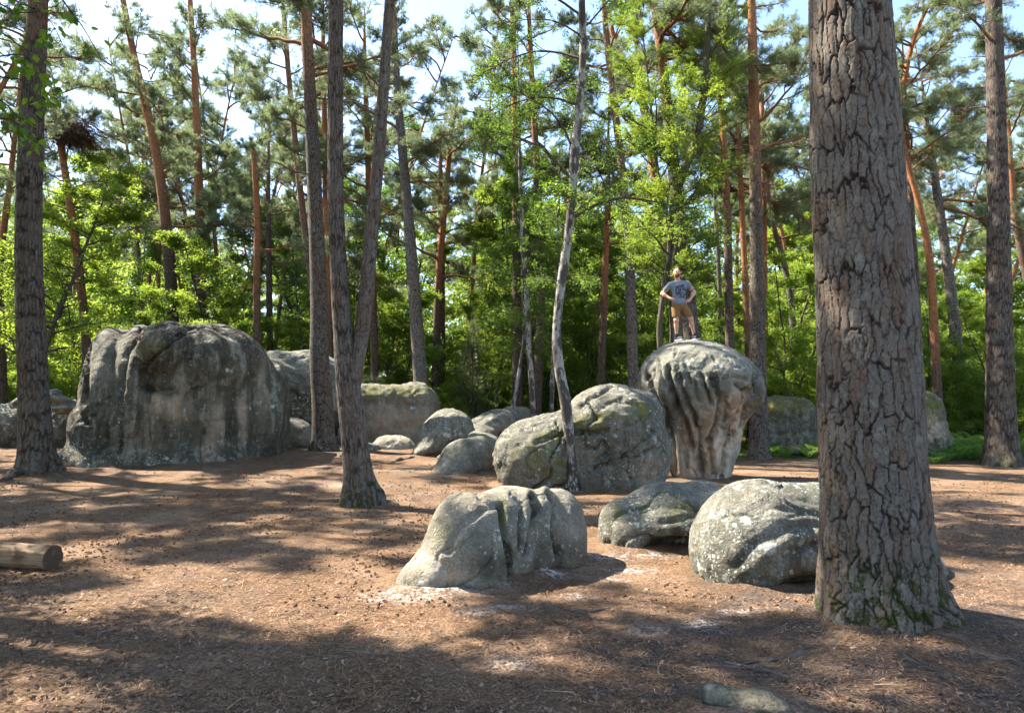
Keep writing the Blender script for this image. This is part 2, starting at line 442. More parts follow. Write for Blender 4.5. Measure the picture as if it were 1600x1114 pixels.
def mat_ground():
    s = NT('needle_litter'); co = s.obj()
    pa = s.n('ShaderNodeSeparateColor'); at = s.attr('paint'); s.l(at.outputs['Color'], pa.inputs[0])
    sand, green, humus = pa.outputs  # third channel: dark humus patches in the litter, thickest at the near right
    big = s.noise(co, 0.8, 5, 0.6); mid = s.noise(co, 6, 6, 0.7); fine = s.noise(co, 45, 5, 0.75); vf = s.noise(co, 150, 4, 0.8)
    c = s.mix(s.ramp(mid, 0.3, 0.7), (0.098, 0.055, 0.030), (0.235, 0.142, 0.080))
    c = s.mix(s.ramp(big, 0.42, 0.68, 0, 0.55), c, (0.34, 0.24, 0.165))
    c = s.mix(s.ramp(fine, 0.38, 0.58), s.mix(0.72, c, (0.026, 0.018, 0.012)), c)
    c = s.mix(s.ramp(vf, 0.58, 0.76, 0, 0.6), c, (0.36, 0.23, 0.14))
    # loose dry needles as fine crossing strokes
    for k, ang in enumerate((0.3, 1.2, 2.1, 2.8)):
        mp = s.n('ShaderNodeMapping'); s.l(co, mp.inputs[0]); mp.inputs['Rotation'].default_value = (0, 0, ang); mp.inputs['Scale'].default_value = (16, 210, 16)
        c = s.mix(s.ramp(s.noise(mp.outputs[0], 1.0, 2, 0.5), 0.60, 0.72, 0, 0.6), c, [(0.33, 0.19, 0.10), (0.09, 0.045, 0.028), (0.40, 0.26, 0.15), (0.07, 0.04, 0.026)][k])
    c = s.mix(s.math('MULTIPLY', humus, s.ramp(s.noise(co, 2.4, 5), 0.38, 0.62)), c, s.mix(s.ramp(fine, 0.4, 0.6), (0.045, 0.035, 0.029), (0.11, 0.088, 0.075)))
    sd = s.math('MULTIPLY', sand, s.ramp(s.math('ADD', s.math('MULTIPLY', s.noise(co, 13, 6, 0.75), 0.8), s.math('MULTIPLY', fine, 0.3)), 0.50, 0.66))
    c = s.mix(sd, c, (0.60, 0.57, 0.53))
    c = s.mix(s.math('MULTIPLY', green, s.ramp(s.noise(co, 3.0, 5), 0.3, 0.6)), c, s.mix(fine, (0.02, 0.032, 0.008), (0.08, 0.12, 0.025)))
    h = s.math('ADD', s.math('MULTIPLY', mid, 0.5), s.math('ADD', fine, s.math('MULTIPLY', vf, 0.35)))
    return s.bsdf(c, 0.95, s.bump(h, 1.0, 0.02), 0.08)

M = {}
M['ground'] = mat_ground(); M['rock'] = mat_rock()
M['pine_geo'] = mat_bark_pine('pine_bark_plates', True)
M['pine'] = mat_bark_pine('pine_bark')
M['pine_red'] = mat_bark_pine('pine_bark_red', False, (0.135, 0.10, 0.078), (0.155, 0.075, 0.045), (0.40, 0.165, 0.065), 1.2)
M['pine_grey'] = mat_bark_pine('pine_bark_grey', False, (0.205, 0.185, 0.16), (0.20, 0.145, 0.11), (0.30, 0.17, 0.10), 1.1)
M['birch'] = mat_birch('birch_bark'); M['dark'] = mat_bark_dark('dark_bark')
M['branch_red'] = mat_branch('pine_branch', (0.21, 0.10, 0.052)); M['branch_dead'] = mat_branch('dead_branch', (0.12, 0.09, 0.075))
M['branch_dark'] = mat_branch('leafy_branch', (0.075, 0.058, 0.042))
M['needle'] = mat_leaf('pine_needles', (0.145, 0.19, 0.125), (0.28, 0.38, 0.19), 0.55, (1.3, 1.15, 0.8), 0.35, 0.40, 0.45)
M['needle_pale'] = mat_leaf('young_needles', (0.13, 0.17, 0.10), (0.20, 0.26, 0.11), 0.55, (1.2, 1.1, 0.9), 0.3, 0.4, 0.45)
M['leaf'] = mat_leaf('broad_leaves', (0.086, 0.162, 0.034), (0.28, 0.46, 0.065), 0.5, (1.45, 1.1, 0.7), 0.5, 0.52)
M['leaf_birch'] = mat_leaf('birch_leaves', (0.075, 0.145, 0.03), (0.18, 0.33, 0.04), 0.55, (1.3, 1.1, 0.8), 0.3, 0.46)
M['leaf_bright'] = mat_leaf('bright_leaves', (0.10, 0.185, 0.03), (0.29, 0.47, 0.055), 0.5, (1.4, 1.1, 0.7), 0.4, 0.52)
M['fern'] = mat_leaf('fern', (0.085, 0.175, 0.045), (0.24, 0.45, 0.08), 0.5, (1.3, 1.1, 0.8), 0.3, 0.45)

# ------------------------------------------------------------------ ground
def axis(segs):
    out = []
    for a, b, st in segs: out.append(np.arange(a, b, st))
    return np.unique(np.concatenate(out+[[segs[-1][1]]]))
gx = axis([(-160, -40, 8), (-40, -14, 1.2), (-14, -6, 0.25), (-6, 6, 0.07), (6, 14, 0.25), (14, 40, 1.2), (40, 160, 8)])
gy = axis([(-60, -10, 5), (-10, 2.5, 0.6), (2.5, 9, 0.07), (9, 16, 0.12), (16, 30, 0.3), (30, 70, 1.5), (70, 260, 10)])
GX, GY = np.meshgrid(gx, gy, indexing='ij'); nx, ny = GX.shape
GZ = gh_a(GX, GY)
pp = np.stack([GX, GY, 0*GX], -1).reshape(-1, 3)
near = (sstep(20, 12, np.abs(GY))*sstep(12, 7, np.abs(GX))).ravel()
GZf = GZ.ravel()+near*(0.02*fbm(pp*1.9, 3, 33)+0.012*fbm(pp*4.5, 3, 31)+0.006*vnoise(pp*13, 37))
GV = np.stack([GX.ravel(), GY.ravel(), GZf], -1)
ii = (np.arange(nx-1)[:, None]*ny+np.arange(ny-1)[None]).ravel()
GF = np.stack([ii, ii+ny, ii+ny+1, ii+1], -1)
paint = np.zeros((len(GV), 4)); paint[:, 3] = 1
sands = [(640, 930, .34, .17), (700, 924, .30, .16), (745, 918, .26, .12), (745, 957, .12, .07), (790, 949, .13, .05), (900, 932, .12, .09), (985, 890, .22, .10), (1020, 868, .2, .10), (935, 870, .3, .16),
         (1150, 955, .16, .10), (1010, 985, .12, .08), (800, 1037, .12, .09), (1095, 975, .12, .1), (860, 900, .2, .08), (900, 875, .22, .12), (960, 905, .16, .06), (545, 757, .9, .22), (640, 735, .8, .2)]
for k, (u, v, rx, ry) in enumerate(sands):
    q = G(u, v); d = ((GV[:, 0]-q[0])/rx)**2+((GV[:, 1]-q[1])/ry)**2
    paint[:, 0] = np.maximum(paint[:, 0], np.exp(-d*0.9)*(1 if v > 800 else 0.35))
wob = fbm(pp*0.25, 3, 77)*4
paint[:, 1] = np.maximum(sstep(25, 31, GV[:, 1]+wob), sstep(21.5, 23.5, GV[:, 1]+0.25*wob)*sstep(4, 7, GV[:, 0]))
paint[:, 1] = np.maximum(paint[:, 1], sstep(16, 22, -GV[:, 0]+wob*0.5))
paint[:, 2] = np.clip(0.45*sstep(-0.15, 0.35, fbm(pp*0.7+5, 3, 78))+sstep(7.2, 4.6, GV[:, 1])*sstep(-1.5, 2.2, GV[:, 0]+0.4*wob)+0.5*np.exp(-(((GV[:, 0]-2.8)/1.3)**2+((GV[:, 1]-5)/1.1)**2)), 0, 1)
# ------------------------------------------------------------------ boulders
ROCKS = {}
def E(cx, cy, rx, ry, Y, rd, rot=0.0, op='+', k=None, yaw=0.0):
    s = Y/FPX; c = P(cx, cy, Y); al = math.atan2(c[0], c[1])      # depth axis along the line of sight
    return e_prim(c, (rx*s*math.cos(al), rd, ry*s), R(rot), R(yaw)-al, op, k)
def B(cx, cy, rx, ry, Y, rd, rnd, rot=0.0, k=None, yaw=0.0):
    s = Y/FPX; c = P(cx, cy, Y); al = math.atan2(c[0], c[1])
    return b_prim(c, (rx*s*math.cos(al), rd, ry*s), rnd, R(rot), R(yaw)-al, '+', k)
def rock(label, prims, vox, k, grooves=(), paints=(), disp=(0.06, 0.025, 0.006), seed=0, base=None, moss_top=0.0, lich=0.5, dark=0.4, tan=0.0, group=None, name='boulder', flut=0.0, bed=None):
    cen = np.mean([p['c'] for p in prims if p['op'] == '+' and 'c' in p], 0)
    gz = gh(cen[0], cen[1])
    V, F = sdf_mesh(prims, vox, k, cuts=[(2, 1, gz-0.45)])
    N = vnormals(V, F)
    V = V+N*(disp[0]*fbm(V*1.1+seed*3.1, 3, seed)+disp[1]*fbm(V*4.2+seed, 3, seed+3)+disp[2]*fbm(V*17, 2, seed+5))[:, None]
    sz_ = disp[0]/0.06
    cr_ = fbm(V*0.85+seed*1.7, 3, seed+21); ck = np.exp(-(cr_/0.016)**2)*sstep(0.0, 0.25, fbm(V*0.6+40+seed, 2, seed+22))
    cr2 = fbm(V*2.1+seed*2.7, 3, seed+23); ck2 = np.exp(-(cr2/0.03)**2)*sstep(0.05, 0.3, fbm(V*1.1+20+seed, 2, seed+24))
    rid = np.abs(fbm(V*2.6+seed, 4, seed+25)); pit = sstep(0.42, 0.75, vnoise(V*8.5, seed+26))+0.6*sstep(0.5, 0.8, vnoise(V*19, seed+27))
    V = V+N*(-0.085*sz_*ck-0.04*sz_*ck2+0.9*disp[1]*(0.22-rid)*2-0.45*disp[1]*pit)[:, None]
    if bed:
        an, fq, am = bed; qb = V[:, 0]*math.sin(R(an))+V[:, 2]*math.cos(R(an)); tb = np.mod(qb*fq+0.55*fbm(V*0.9, 3, seed+30), 1.0)
        V = V+N*(am*(tb**2.5-0.3)*sstep(-0.2, 0.2, fbm(V*0.8+9, 2, seed+31)))[:, None]
    if flut:   # vertical weathering flutes
        V = V+N*(flut*fbm(V*np.array([4.5, 4.5, 0.8])+seed, 3, seed+9)*np.clip(1-np.abs(N[:, 2]), 0, 1))[:, None]
    N = vnormals(V, F)
    u, v = proj(V); toc = np.array([0, 0, CAMZ])-V; toc /= np.linalg.norm(toc, axis=1)[:, None]
    front = sstep(-0.15, 0.2, (N*toc).sum(1))
    wobu = u+2.2*vnoise(V*6, 3)*1.0; wobv = v+2.2*vnoise(V*6+9, 4)
    D = np.zeros(len(V))
    for pts, w, dep in grooves:
        d = dist_poly(wobu, wobv, pts); pf = np.exp(-(d/w)**2)
        pf = 0.65*np.exp(-1.35*d/w)+0.35*pf; D = D-dep*pf*front + 0.07*dep*np.exp(-((d-2.2*w)/w)**2)*front
    V = V+N*D[:, None]; N = vnormals(V, F)
    pc = np.zeros((len(V), 4)); pc[:, 0] = tan; pc[:, 2] = dark; pc[:, 3] = lich
    pc[:, 1] = moss_top*sstep(0.25, 0.75, N[:, 2]+0.3*fbm(V*2.2, 3, seed+11))
    ch = {'tan': 0, 'moss': 1, 'dark': 2, 'lich': 3}
    for c, cx, cy, rx, ry, st in paints:
        a = np.exp(-(((wobu-cx)/rx)**2+((wobv-cy)/ry)**2)**1.5)*front
        if c == 'tan': pc[:, 2] *= 1-0.85*a*st
        pc[:, ch[c]] = np.clip(pc[:, ch[c]]*(1-a)+st*a, 0, 1)
    b = np.array([cen[0], cen[1], gz])
    o = obj(name, mesh(name, V-b, F, M['rock'], True, {'paint': pc}), loc=b, label=label, cat='rock' if name == 'boulder' else 'stone', group=group)
    ROCKS[label] = (V, N)
    return o

# A: fluted rock in the foreground, split into lobes
rock('pale grey boulder split by upright mossy clefts, beside the patch of white sand', [
    E(735, 862, 62, 92, 6.75, 0.46, -14), E(704, 866, 88, 42, 6.68, 0.36, -47), E(672, 905, 46, 30, 6.6, 0.32, -20), E(642, 912, 26, 18, 6.55, 0.22, -30),
    E(762, 838, 52, 66, 6.95, 0.42), E(802, 815, 72, 56, 7.25, 0.40, 4), E(788, 850, 36, 84, 7.0, 0.42, 3, k=0.06), E(817, 840, 25, 76, 7.1, 0.40, 5, k=0.06),
    E(847, 834, 29, 74, 7.35, 0.42, 4, k=0.06), E(882, 838, 34, 64, 7.6, 0.44, -6, k=0.06), E(862, 815, 45, 52, 7.75, 0.4)], 0.014, 0.14,
    grooves=[([(781, 790), (787, 825), (795, 865), (801, 905)], 3.4, 0.17), ([(833, 775), (839, 795), (833, 830), (823, 868)], 4.4, 0.18),
             ([(814, 790), (815, 830), (811, 862)], 3, 0.09), ([(855, 768), (868, 790), (866, 830), (872, 870)], 3.5, 0.10), ([(745, 770), (752, 782), (772, 790)], 4, 0.03),
             ([(700, 860), (720, 825), (760, 795), (780, 792)], 5, 0.035), ([(805, 868), (803, 890)], 3, 0.04)],
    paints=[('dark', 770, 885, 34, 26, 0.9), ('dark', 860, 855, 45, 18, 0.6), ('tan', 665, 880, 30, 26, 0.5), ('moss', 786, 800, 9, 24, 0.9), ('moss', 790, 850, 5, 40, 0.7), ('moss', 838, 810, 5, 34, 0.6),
            ('moss', 690, 830, 20, 22, 0.45), ('tan', 712, 900, 26, 12, 0.7), ('lich', 810, 830, 70, 60, 0.85)], seed=1, dark=0.22, lich=0.45, tan=0.15, disp=(0.03, 0.012, 0.005))
# B: arched rock with a hollow
rock('low arched boulder with a dark hollow under it and a moss spot on its flank', [
    E(1045, 835, 92, 82, 8.75, 0.75), E(985, 845, 46, 66, 8.55, 0.5, -25), E(1100, 815, 55, 62, 8.9, 0.6), E(1056, 868, 56, 28, 7.95, 0.52, 0, '-', 0.12)], 0.022, 0.18,
    grooves=[([(1000, 800), (1040, 790), (1090, 800)], 5, 0.03), ([(1035, 815), (1060, 812), (1085, 805)], 4, 0.05)],
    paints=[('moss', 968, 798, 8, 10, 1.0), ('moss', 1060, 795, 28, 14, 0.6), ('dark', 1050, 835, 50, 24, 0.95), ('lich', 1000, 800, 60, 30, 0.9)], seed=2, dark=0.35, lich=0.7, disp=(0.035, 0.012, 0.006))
# C: big rounded rock behind the near pine
rock('broad rounded boulder with grey lichen discs, half hidden by the thick pine trunk', [
    E(1184, 862, 108, 108, 6.95, 0.72, 8), E(1285, 850, 115, 92, 7.1, 0.75), E(1400, 905, 80, 68, 7.2, 0.55, 25), E(1275, 928, 58, 26, 6.22, 0.36, 0, '-', 0.14)], 0.020, 0.25,
    grooves=[([(1150, 885), (1185, 845), (1230, 825), (1290, 818)], 9, 0.045), ([(1150, 760), (1200, 790), (1250, 800), (1300, 805)], 8, 0.035), ([(1200, 905), (1225, 870), (1260, 850), (1300, 845)], 9, 0.05),
             ([(1205, 750), (1245, 778), (1300, 790)], 8, 0.035), ([(1235, 808), (1265, 801), (1290, 806)], 3, 0.02)],
    paints=[('dark', 1190, 885, 75, 30, 0.8), ('dark', 1260, 880, 40, 40, 0.9), ('lich', 1130, 850, 60, 50, 0.95)], seed=3, dark=0.42, lich=0.75, disp=(0.03, 0.010, 0.005))
# D: slanting boulder leaning on the mushroom rock
rock('slanting cracked boulder with yellow moss along its ledges, leaning beside the mushroom rock', [
    B(902, 704, 122, 64, 14.75, 1.1, 0.62, -20), E(950, 656, 62, 54, 14.85, 1.0, 12), E(835, 712, 58, 50, 14.4, 0.85, -20), E(985, 715, 60, 78, 14.65, 1.05, 12), E(1000, 660, 32, 50, 14.95, 0.7, 20),
    E(930, 760, 85, 40, 14.35, 0.7)], 0.036, 0.35,
    grooves=[([(1022, 672), (990, 700), (960, 720), (912, 740)], 2.6, 0.13), ([(838, 692), (865, 680), (885, 677), (905, 674), (930, 676), (950, 672)], 3.2, 0.15), ([(903, 638), (925, 622), (958, 604)], 2.6, 0.09),
             ([(978, 735), (986, 748), (989, 775)], 2.2, 0.07), ([(982, 668), (1000, 655), (1015, 650)], 2.4, 0.08), ([(905, 703), (925, 700)], 2.4, 0.05), ([(775, 681), (795, 683)], 2.4, 0.06), ([(912, 730), (935, 718), (945, 712)], 3, 0.07),
             ([(940, 636), (960, 626), (985, 630)], 3, 0.05)],
    paints=[('moss', 918, 664, 26, 12, 1.0), ('moss', 945, 650, 40, 8, 0.7), ('moss', 995, 636, 16, 12, 1.0), ('moss', 1010, 650, 8, 14, 1.0), ('moss', 862, 680, 30, 8, 0.9), ('moss', 840, 715, 40, 24, 0.65), ('moss', 870, 730, 26, 24, 0.6),
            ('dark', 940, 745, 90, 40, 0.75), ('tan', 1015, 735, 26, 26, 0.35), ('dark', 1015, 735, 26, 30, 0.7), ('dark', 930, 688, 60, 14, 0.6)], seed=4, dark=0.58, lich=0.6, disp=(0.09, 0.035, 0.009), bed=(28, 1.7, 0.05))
# E: mushroom rock
YM = 16.4
rock('tall mushroom shaped boulder with a fluted tan stem, the man standing on it', [
    E(1090, 600, 86, 64, YM, 1.38, 8), E(1122, 602, 66, 54, YM-0.15, 1.3, 14), E(1053, 594, 50, 48, YM, 1.2, -14), c_prim(P(1091, 622, YM), P(1096, 776, YM), 1.25, 0.54),
    E(1142, 614, 21, 26, YM-1.12, 0.34, 0, k=0.12), E(1170, 612, 24, 34, YM-0.6, 0.5, 0, k=0.15), E(1070, 720, 22, 52, YM-0.35, 0.42, -16, k=0.2),
    E(1172, 690, 20, 52, YM-0.9, 0.55, 16, '-', 0.25)], 0.034, 0.34,
    grooves=[([(1044, 575), (1049, 605), (1060, 640), (1072, 668), (1080, 700)], 4.2, 0.26), ([(1060, 587), (1068, 615), (1078, 640), (1088, 668)], 3.4, 0.18), ([(1096, 583), (1103, 608), (1112, 632)], 3.2, 0.20),
             ([(1114, 588), (1121, 612), (1127, 635), (1120, 662), (1108, 690)], 4.0, 0.26), ([(1152, 598), (1166, 612), (1163, 632), (1146, 668), (1136, 700)], 4.2, 0.22), ([(1180, 588), (1181, 612), (1168, 640), (1158, 670)], 3.4, 0.16),
             ([(1013, 588), (1018, 602), (1026, 625), (1034, 650)], 3.4, 0.16), ([(1030, 563), (1034, 584), (1040, 605)], 2.6, 0.10), ([(1050, 615), (1060, 650), (1066, 690), (1070, 730)], 4, 0.10), ([(1106, 690), (1112, 715), (1118, 745)], 3.5, 0.12),
             ([(1128, 592), (1145, 587), (1165, 592)], 2.6, 0.12), ([(1080, 640), (1090, 670), (1092, 700), (1094, 740)], 3.5, 0.10), ([(1132, 700), (1128, 750)], 3, 0.12), ([(1085, 598), (1090, 625)], 2.6, 0.10), ([(1022, 578), (1026, 592)], 2.2, 0.07),
             ([(1074, 583), (1079, 600)], 2.2, 0.08), ([(1040, 640), (1052, 690), (1056, 735)], 3.4, 0.09), ([(1132, 618), (1136, 640), (1130, 660)], 3, 0.12), ([(1057, 545), (1054, 556)], 2, 0.05), ([(1114, 555), (1120, 566)], 2, 0.05), ([(1150, 560), (1162, 572)], 2, 0.05)],
    paints=[('tan', 1098, 705, 62, 74, 0.95), ('tan', 1148, 650, 22, 44, 0.85), ('dark', 1098, 715, 9, 50, 0.95), ('dark', 1040, 660, 26, 36, 0.9), ('dark', 1135, 665, 8, 30, 0.8), ('dark', 1085, 650, 30, 22, 0.7), ('dark', 1188, 620, 14, 40, 0.85),
            ('dark', 1060, 620, 50, 20, 0.55), ('lich', 1095, 575, 80, 14, 1.0), ('dark', 1095, 550, 80, 18, 0.05)], seed=5, dark=0.34, lich=0.45, disp=(0.05, 0.03, 0.010), flut=0.07)
# F: big boulder at left
rock('huge bulging boulder with dark rain streaks and tan hollows, beside the reddish barked pine', [
    E(158, 640, 38, 128, 18.1, 1.5, 2), E(205, 640, 46, 134, 18.2, 1.75, 4, k=0.08), E(262, 640, 52, 128, 18.5, 1.8, 6, k=0.10), E(325, 650, 86, 112, 19.0, 1.75, -4, k=0.12), E(398, 648, 52, 106, 19.6, 1.5, -6), E(430, 650, 22, 82, 19.9, 1.1, 0, k=0.2),
    E(110, 736, 54, 34, 17.1, 0.9, -46, k=0.4), E(182, 602, 42, 88, 18.5, 1.5, 0, k=0.2), E(140, 700, 26, 60, 17.4, 0.9, -20, k=0.3), E(190, 735, 90, 36, 17.3, 0.9), E(300, 728, 120, 36, 18.3, 1.5), E(322, 572, 98, 66, 18.75, 1.75, -3, k=0.30), E(262, 552, 52, 50, 18.0, 1.6, -20, k=0.10)], 0.046, 0.42,
    grooves=[([(222, 512), (200, 545), (190, 580), (188, 640), (186, 705)], 4.6, 0.20), ([(305, 506), (272, 530), (242, 555), (224, 580), (222, 603), (242, 611), (275, 612)], 4.2, 0.17), ([(258, 503), (256, 530)], 3, 0.06),
             ([(229, 590), (232, 612), (231, 630)], 2.6, 0.16), ([(140, 530), (134, 560), (133, 610), (134, 660)], 4, 0.18), ([(300, 612), (325, 600), (345, 590)], 4, 0.08), ([(365, 645), (362, 665), (366, 680)], 2.4, 0.10), ([(318, 672), (313, 700), (315, 728)], 3, 0.12),
             ([(428, 570), (424, 600), (428, 650)], 4, 0.08), ([(330, 510), (350, 522), (385, 535)], 3, 0.07), ([(400, 590), (396, 640), (400, 690)], 5, 0.06), ([(255, 640), (258, 690)], 4, 0.05), ([(150, 640), (145, 665), (135, 690)], 4, 0.08),
             ([(225, 660), (300, 664), (380, 655)], 3, 0.03), ([(290, 620), (292, 660)], 3, 0.06)],
    paints=[('tan', 242, 628, 20, 20, 0.9), ('tan', 280, 640, 26, 28, 0.85), ('tan', 340, 660, 10, 48, 0.95), ('tan', 378, 650, 9, 50, 0.8), ('tan', 410, 615, 9, 50, 0.9), ('tan', 235, 680, 34, 30, 0.45), ('tan', 322, 705, 14, 26, 0.7), 
            ('dark', 330, 600, 60, 40, 0.95), ('dark', 280, 690, 100, 40, 0.9), ('dark', 420, 650, 26, 80, 0.85), ('dark', 200, 610, 30, 30, 0.7), ('dark', 360, 690, 14, 50, 1.0), ('dark', 305, 585, 60, 22, 0.85), ('dark', 207, 660, 10, 50, 1.0),
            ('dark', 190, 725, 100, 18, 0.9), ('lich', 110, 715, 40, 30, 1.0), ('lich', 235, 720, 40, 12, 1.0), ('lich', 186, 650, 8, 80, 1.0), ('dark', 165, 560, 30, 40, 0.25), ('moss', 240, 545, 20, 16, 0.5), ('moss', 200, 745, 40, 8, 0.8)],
    seed=6, dark=1.0, lich=0.42, tan=0.06, disp=(0.07, 0.024, 0.010), flut=0.05)
# G: boulder behind, H: block, and the smaller ones
rock('hump backed boulder behind the huge streaked boulder, dark cleft below', [
    E(468, 620, 62, 72, 24.5, 1.6, 10), E(430, 600, 40, 52, 24.2, 1.3), E(520, 650, 34, 60, 24.2, 1.2, 14), E(500, 590, 36, 34, 24.6, 1.2, 22)], 0.07, 0.4,
    grooves=[([(412, 553), (440, 562), (480, 575)], 3, 0.1), ([(420, 575), (450, 580), (478, 598)], 3, 0.14), ([(448, 610), (452, 650), (490, 668)], 4, 0.18), ([(508, 590), (520, 610), (534, 615)], 3, 0.1), ([(526, 650), (530, 690)], 3, 0.2)],
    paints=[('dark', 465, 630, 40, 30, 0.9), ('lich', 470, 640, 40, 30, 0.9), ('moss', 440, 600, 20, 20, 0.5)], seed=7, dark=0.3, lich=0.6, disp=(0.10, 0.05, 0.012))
rock('grey slab of rock wedged at the foot of the hump backed boulder', [E(462, 682, 36, 26, 22.0, 0.9, 24), E(440, 690, 20, 26, 21.6, 0.6)], 0.06, 0.2, seed=8, dark=0.3, grooves=[([(440, 670), (470, 676), (492, 690)], 3, 0.06)], disp=(0.07, 0.04, 0.01))
rock('long flat topped block of rock with a mossy rim and brown face', [
    B(610, 656, 72, 52, 24.2, 1.5, 0.55, 3), E(560, 690, 30, 34, 23.5, 1.0), E(650, 640, 30, 42, 24.2, 1.3)], 0.06, 0.3,
    grooves=[([(614, 660), (609, 690)], 2.4, 0.10), ([(565, 628), (620, 632), (670, 634)], 5, 0.07), ([(575, 690), (600, 672), (640, 668), (676, 672)], 3, 0.05)],
    paints=[('moss', 620, 610, 60, 10, 0.8), ('moss', 575, 615, 16, 10, 0.9), ('dark', 620, 660, 60, 30, 0.75), ('tan', 620, 660, 60, 34, 0.45), ('moss', 570, 690, 14, 16, 0.5)], seed=9, dark=0.4, lich=0.35, disp=(0.06, 0.06, 0.014), flut=0.05)
rock('low pale sunlit rock lying at the foot of the flat topped block', [E(617, 706, 36, 26, 20.8, 0.5, 3), E(600, 702, 18, 18, 20.7, 0.4)], 0.045, 0.15, seed=10, dark=0.0, lich=0.7, tan=0.25, disp=(0.04, 0.03, 0.008))
rock('small dark rounded stone touching the low pale rock', [E(580, 701, 14, 8.5, 20.2, 0.18)], 0.03, 0.05, seed=11, dark=0.4, disp=(0.02, 0.015, 0.004), name='stone')
rock('humped boulder with an undercut keel pointing out like a beak', [
    E(700, 676, 40, 36, 19.6, 0.9, -4), E(668, 700, 26, 12, 19.0, 0.5, -28), E(682, 688, 30, 24, 19.3, 0.7, -35), E(722, 690, 16, 22, 19.6, 0.7), E(715, 703, 18, 12, 18.9, 0.4, 10, '-', 0.1)], 0.045, 0.25,
    grooves=[([(665, 672), (680, 662), (690, 672)], 4, 0.06), ([(700, 694), (720, 688), (735, 690)], 3, 0.08)], paints=[('dark', 720, 695, 18, 12, 0.8), ('lich', 700, 665, 30, 20, 0.9)], seed=12, dark=0.25, lich=0.65, disp=(0.05, 0.04, 0.012))
rock('leaning wedge of grey rock sloping down into the needle litter', [E(724, 726, 38, 38, 16.3, 0.7, -22), E(745, 718, 22, 36, 16.4, 0.6, 12), E(705, 740, 30, 16, 16.0, 0.6, 8)], 0.038, 0.25,
    grooves=[([(682, 735), (720, 736), (758, 740)], 3, 0.03), ([(740, 690), (748, 715), (752, 745)], 5, 0.05)], seed=13, dark=0.2, lich=0.5, disp=(0.05, 0.03, 0.008))
rock('pale wrinkled rock behind the leaning grey wedge', [E(772, 664, 34, 22, 23.5, 0.9, -16), E(750, 672, 20, 16, 23.2, 0.7)], 0.055, 0.2, grooves=[([(765, 662), (785, 655), (798, 662)], 3, 0.08)], seed=14, dark=0.05, lich=0.6, disp=(0.06, 0.05, 0.012))
rock('brownish angular rock at the far end of the row of rocks', [B(806, 655, 22, 18, 25.0, 0.7, 0.25, 6)], 0.05, 0.2, seed=15, dark=0.4, tan=0.3, disp=(0.07, 0.05, 0.012))
rock('dark smooth rock between the pale wrinkled rock and the leaning wedge', [E(755, 682, 24, 18, 21.5, 0.7, 14)], 0.05, 0.2, seed=16, dark=0.45, disp=(0.04, 0.03, 0.008))
rock('low ridged rock tucked against the slanting cracked boulder', [E(762, 702, 22, 22, 18.6, 0.7, 22), E(745, 694, 16, 20, 18.8, 0.6)], 0.045, 0.2, grooves=[([(748, 690), (765, 698), (776, 715)], 3, 0.06)], seed=17, dark=0.25, lich=0.6, disp=(0.05, 0.04, 0.01))
rock('fist shaped stone lying before the beaked boulder', [E(690, 716, 8, 6, 17.9, 0.12), E(694, 717, 6, 5, 17.9, 0.1)], 0.02, 0.06, seed=18, dark=0.2, disp=(0.02, 0.015, 0.004), name='stone')
rock('long low boulder with twisted ledges along its top, behind the reddish barked pine', [
    E(20, 676, 72, 46, 22.5, 1.3, -3), E(95, 680, 60, 46, 23.0, 1.3), E(100, 626, 34, 7.5, 21.9, 0.5, 12, k=0.08), E(78, 618, 20, 8, 21.9, 0.45, -22, k=0.1), E(40, 625, 26, 9, 21.8, 0.5, -16, k=0.08), E(110, 640, 32, 8, 21.8, 0.6, 3, k=0.08), E(-60, 680, 80, 50, 22.5, 1.4)], 0.06, 0.3,
    grooves=[([(20, 634), (60, 640), (120, 643)], 2.4, 0.10)], paints=[('lich', 30, 670, 40, 20, 1.0), ('dark', 40, 690, 90, 22, 0.85)], seed=19, dark=0.35, lich=0.7, disp=(0.08, 0.05, 0.012))
rock('blocky mossy boulder behind the mushroom rock, ferns growing at its foot', [B(1230, 664, 46, 40, 25.5, 1.3, 0.5, -2), E(1215, 640, 34, 18, 25.3, 1.1), E(1245, 702, 30, 14, 24.6, 0.8)], 0.06, 0.3,
    grooves=[([(1198, 678), (1240, 680), (1272, 676)], 3, 0.08), ([(1258, 650), (1255, 690)], 3, 0.08)], paints=[('moss', 1230, 634, 44, 14, 0.9), ('tan', 1250, 705, 24, 8, 0.6), ('dark', 1235, 665, 40, 18, 0.7)], seed=20, dark=0.85, lich=0.5, moss_top=0.7, disp=(0.08, 0.05, 0.012))
rock('tall sloping boulder with mossy top and orange and white patches, behind the thick pine', [
    E(1424, 672, 44, 66, 23.0, 1.4, 24), E(1460, 700, 24, 34, 22.6, 1.0, 14), E(1420, 715, 40, 30, 23.2, 1.0), E(1448, 728, 26, 20, 21.4, 0.7, 0, '-', 0.15)], 0.05, 0.3,
    grooves=[([(1440, 655), (1465, 690), (1470, 720)], 4, 0.08), ([(1435, 690), (1455, 670), (1470, 655)], 3, 0.08)],
    paints=[('moss', 1450, 630, 40, 22, 0.95), ('tan', 1460, 672, 20, 26, 0.9), ('lich', 1445, 665, 26, 40, 1.0), ('dark', 1480, 690, 14, 30, 0.7), ('dark', 1450, 712, 30, 14, 0.9)], seed=21, dark=0.6, lich=0.9, moss_top=0.4, disp=(0.12, 0.07, 0.014))
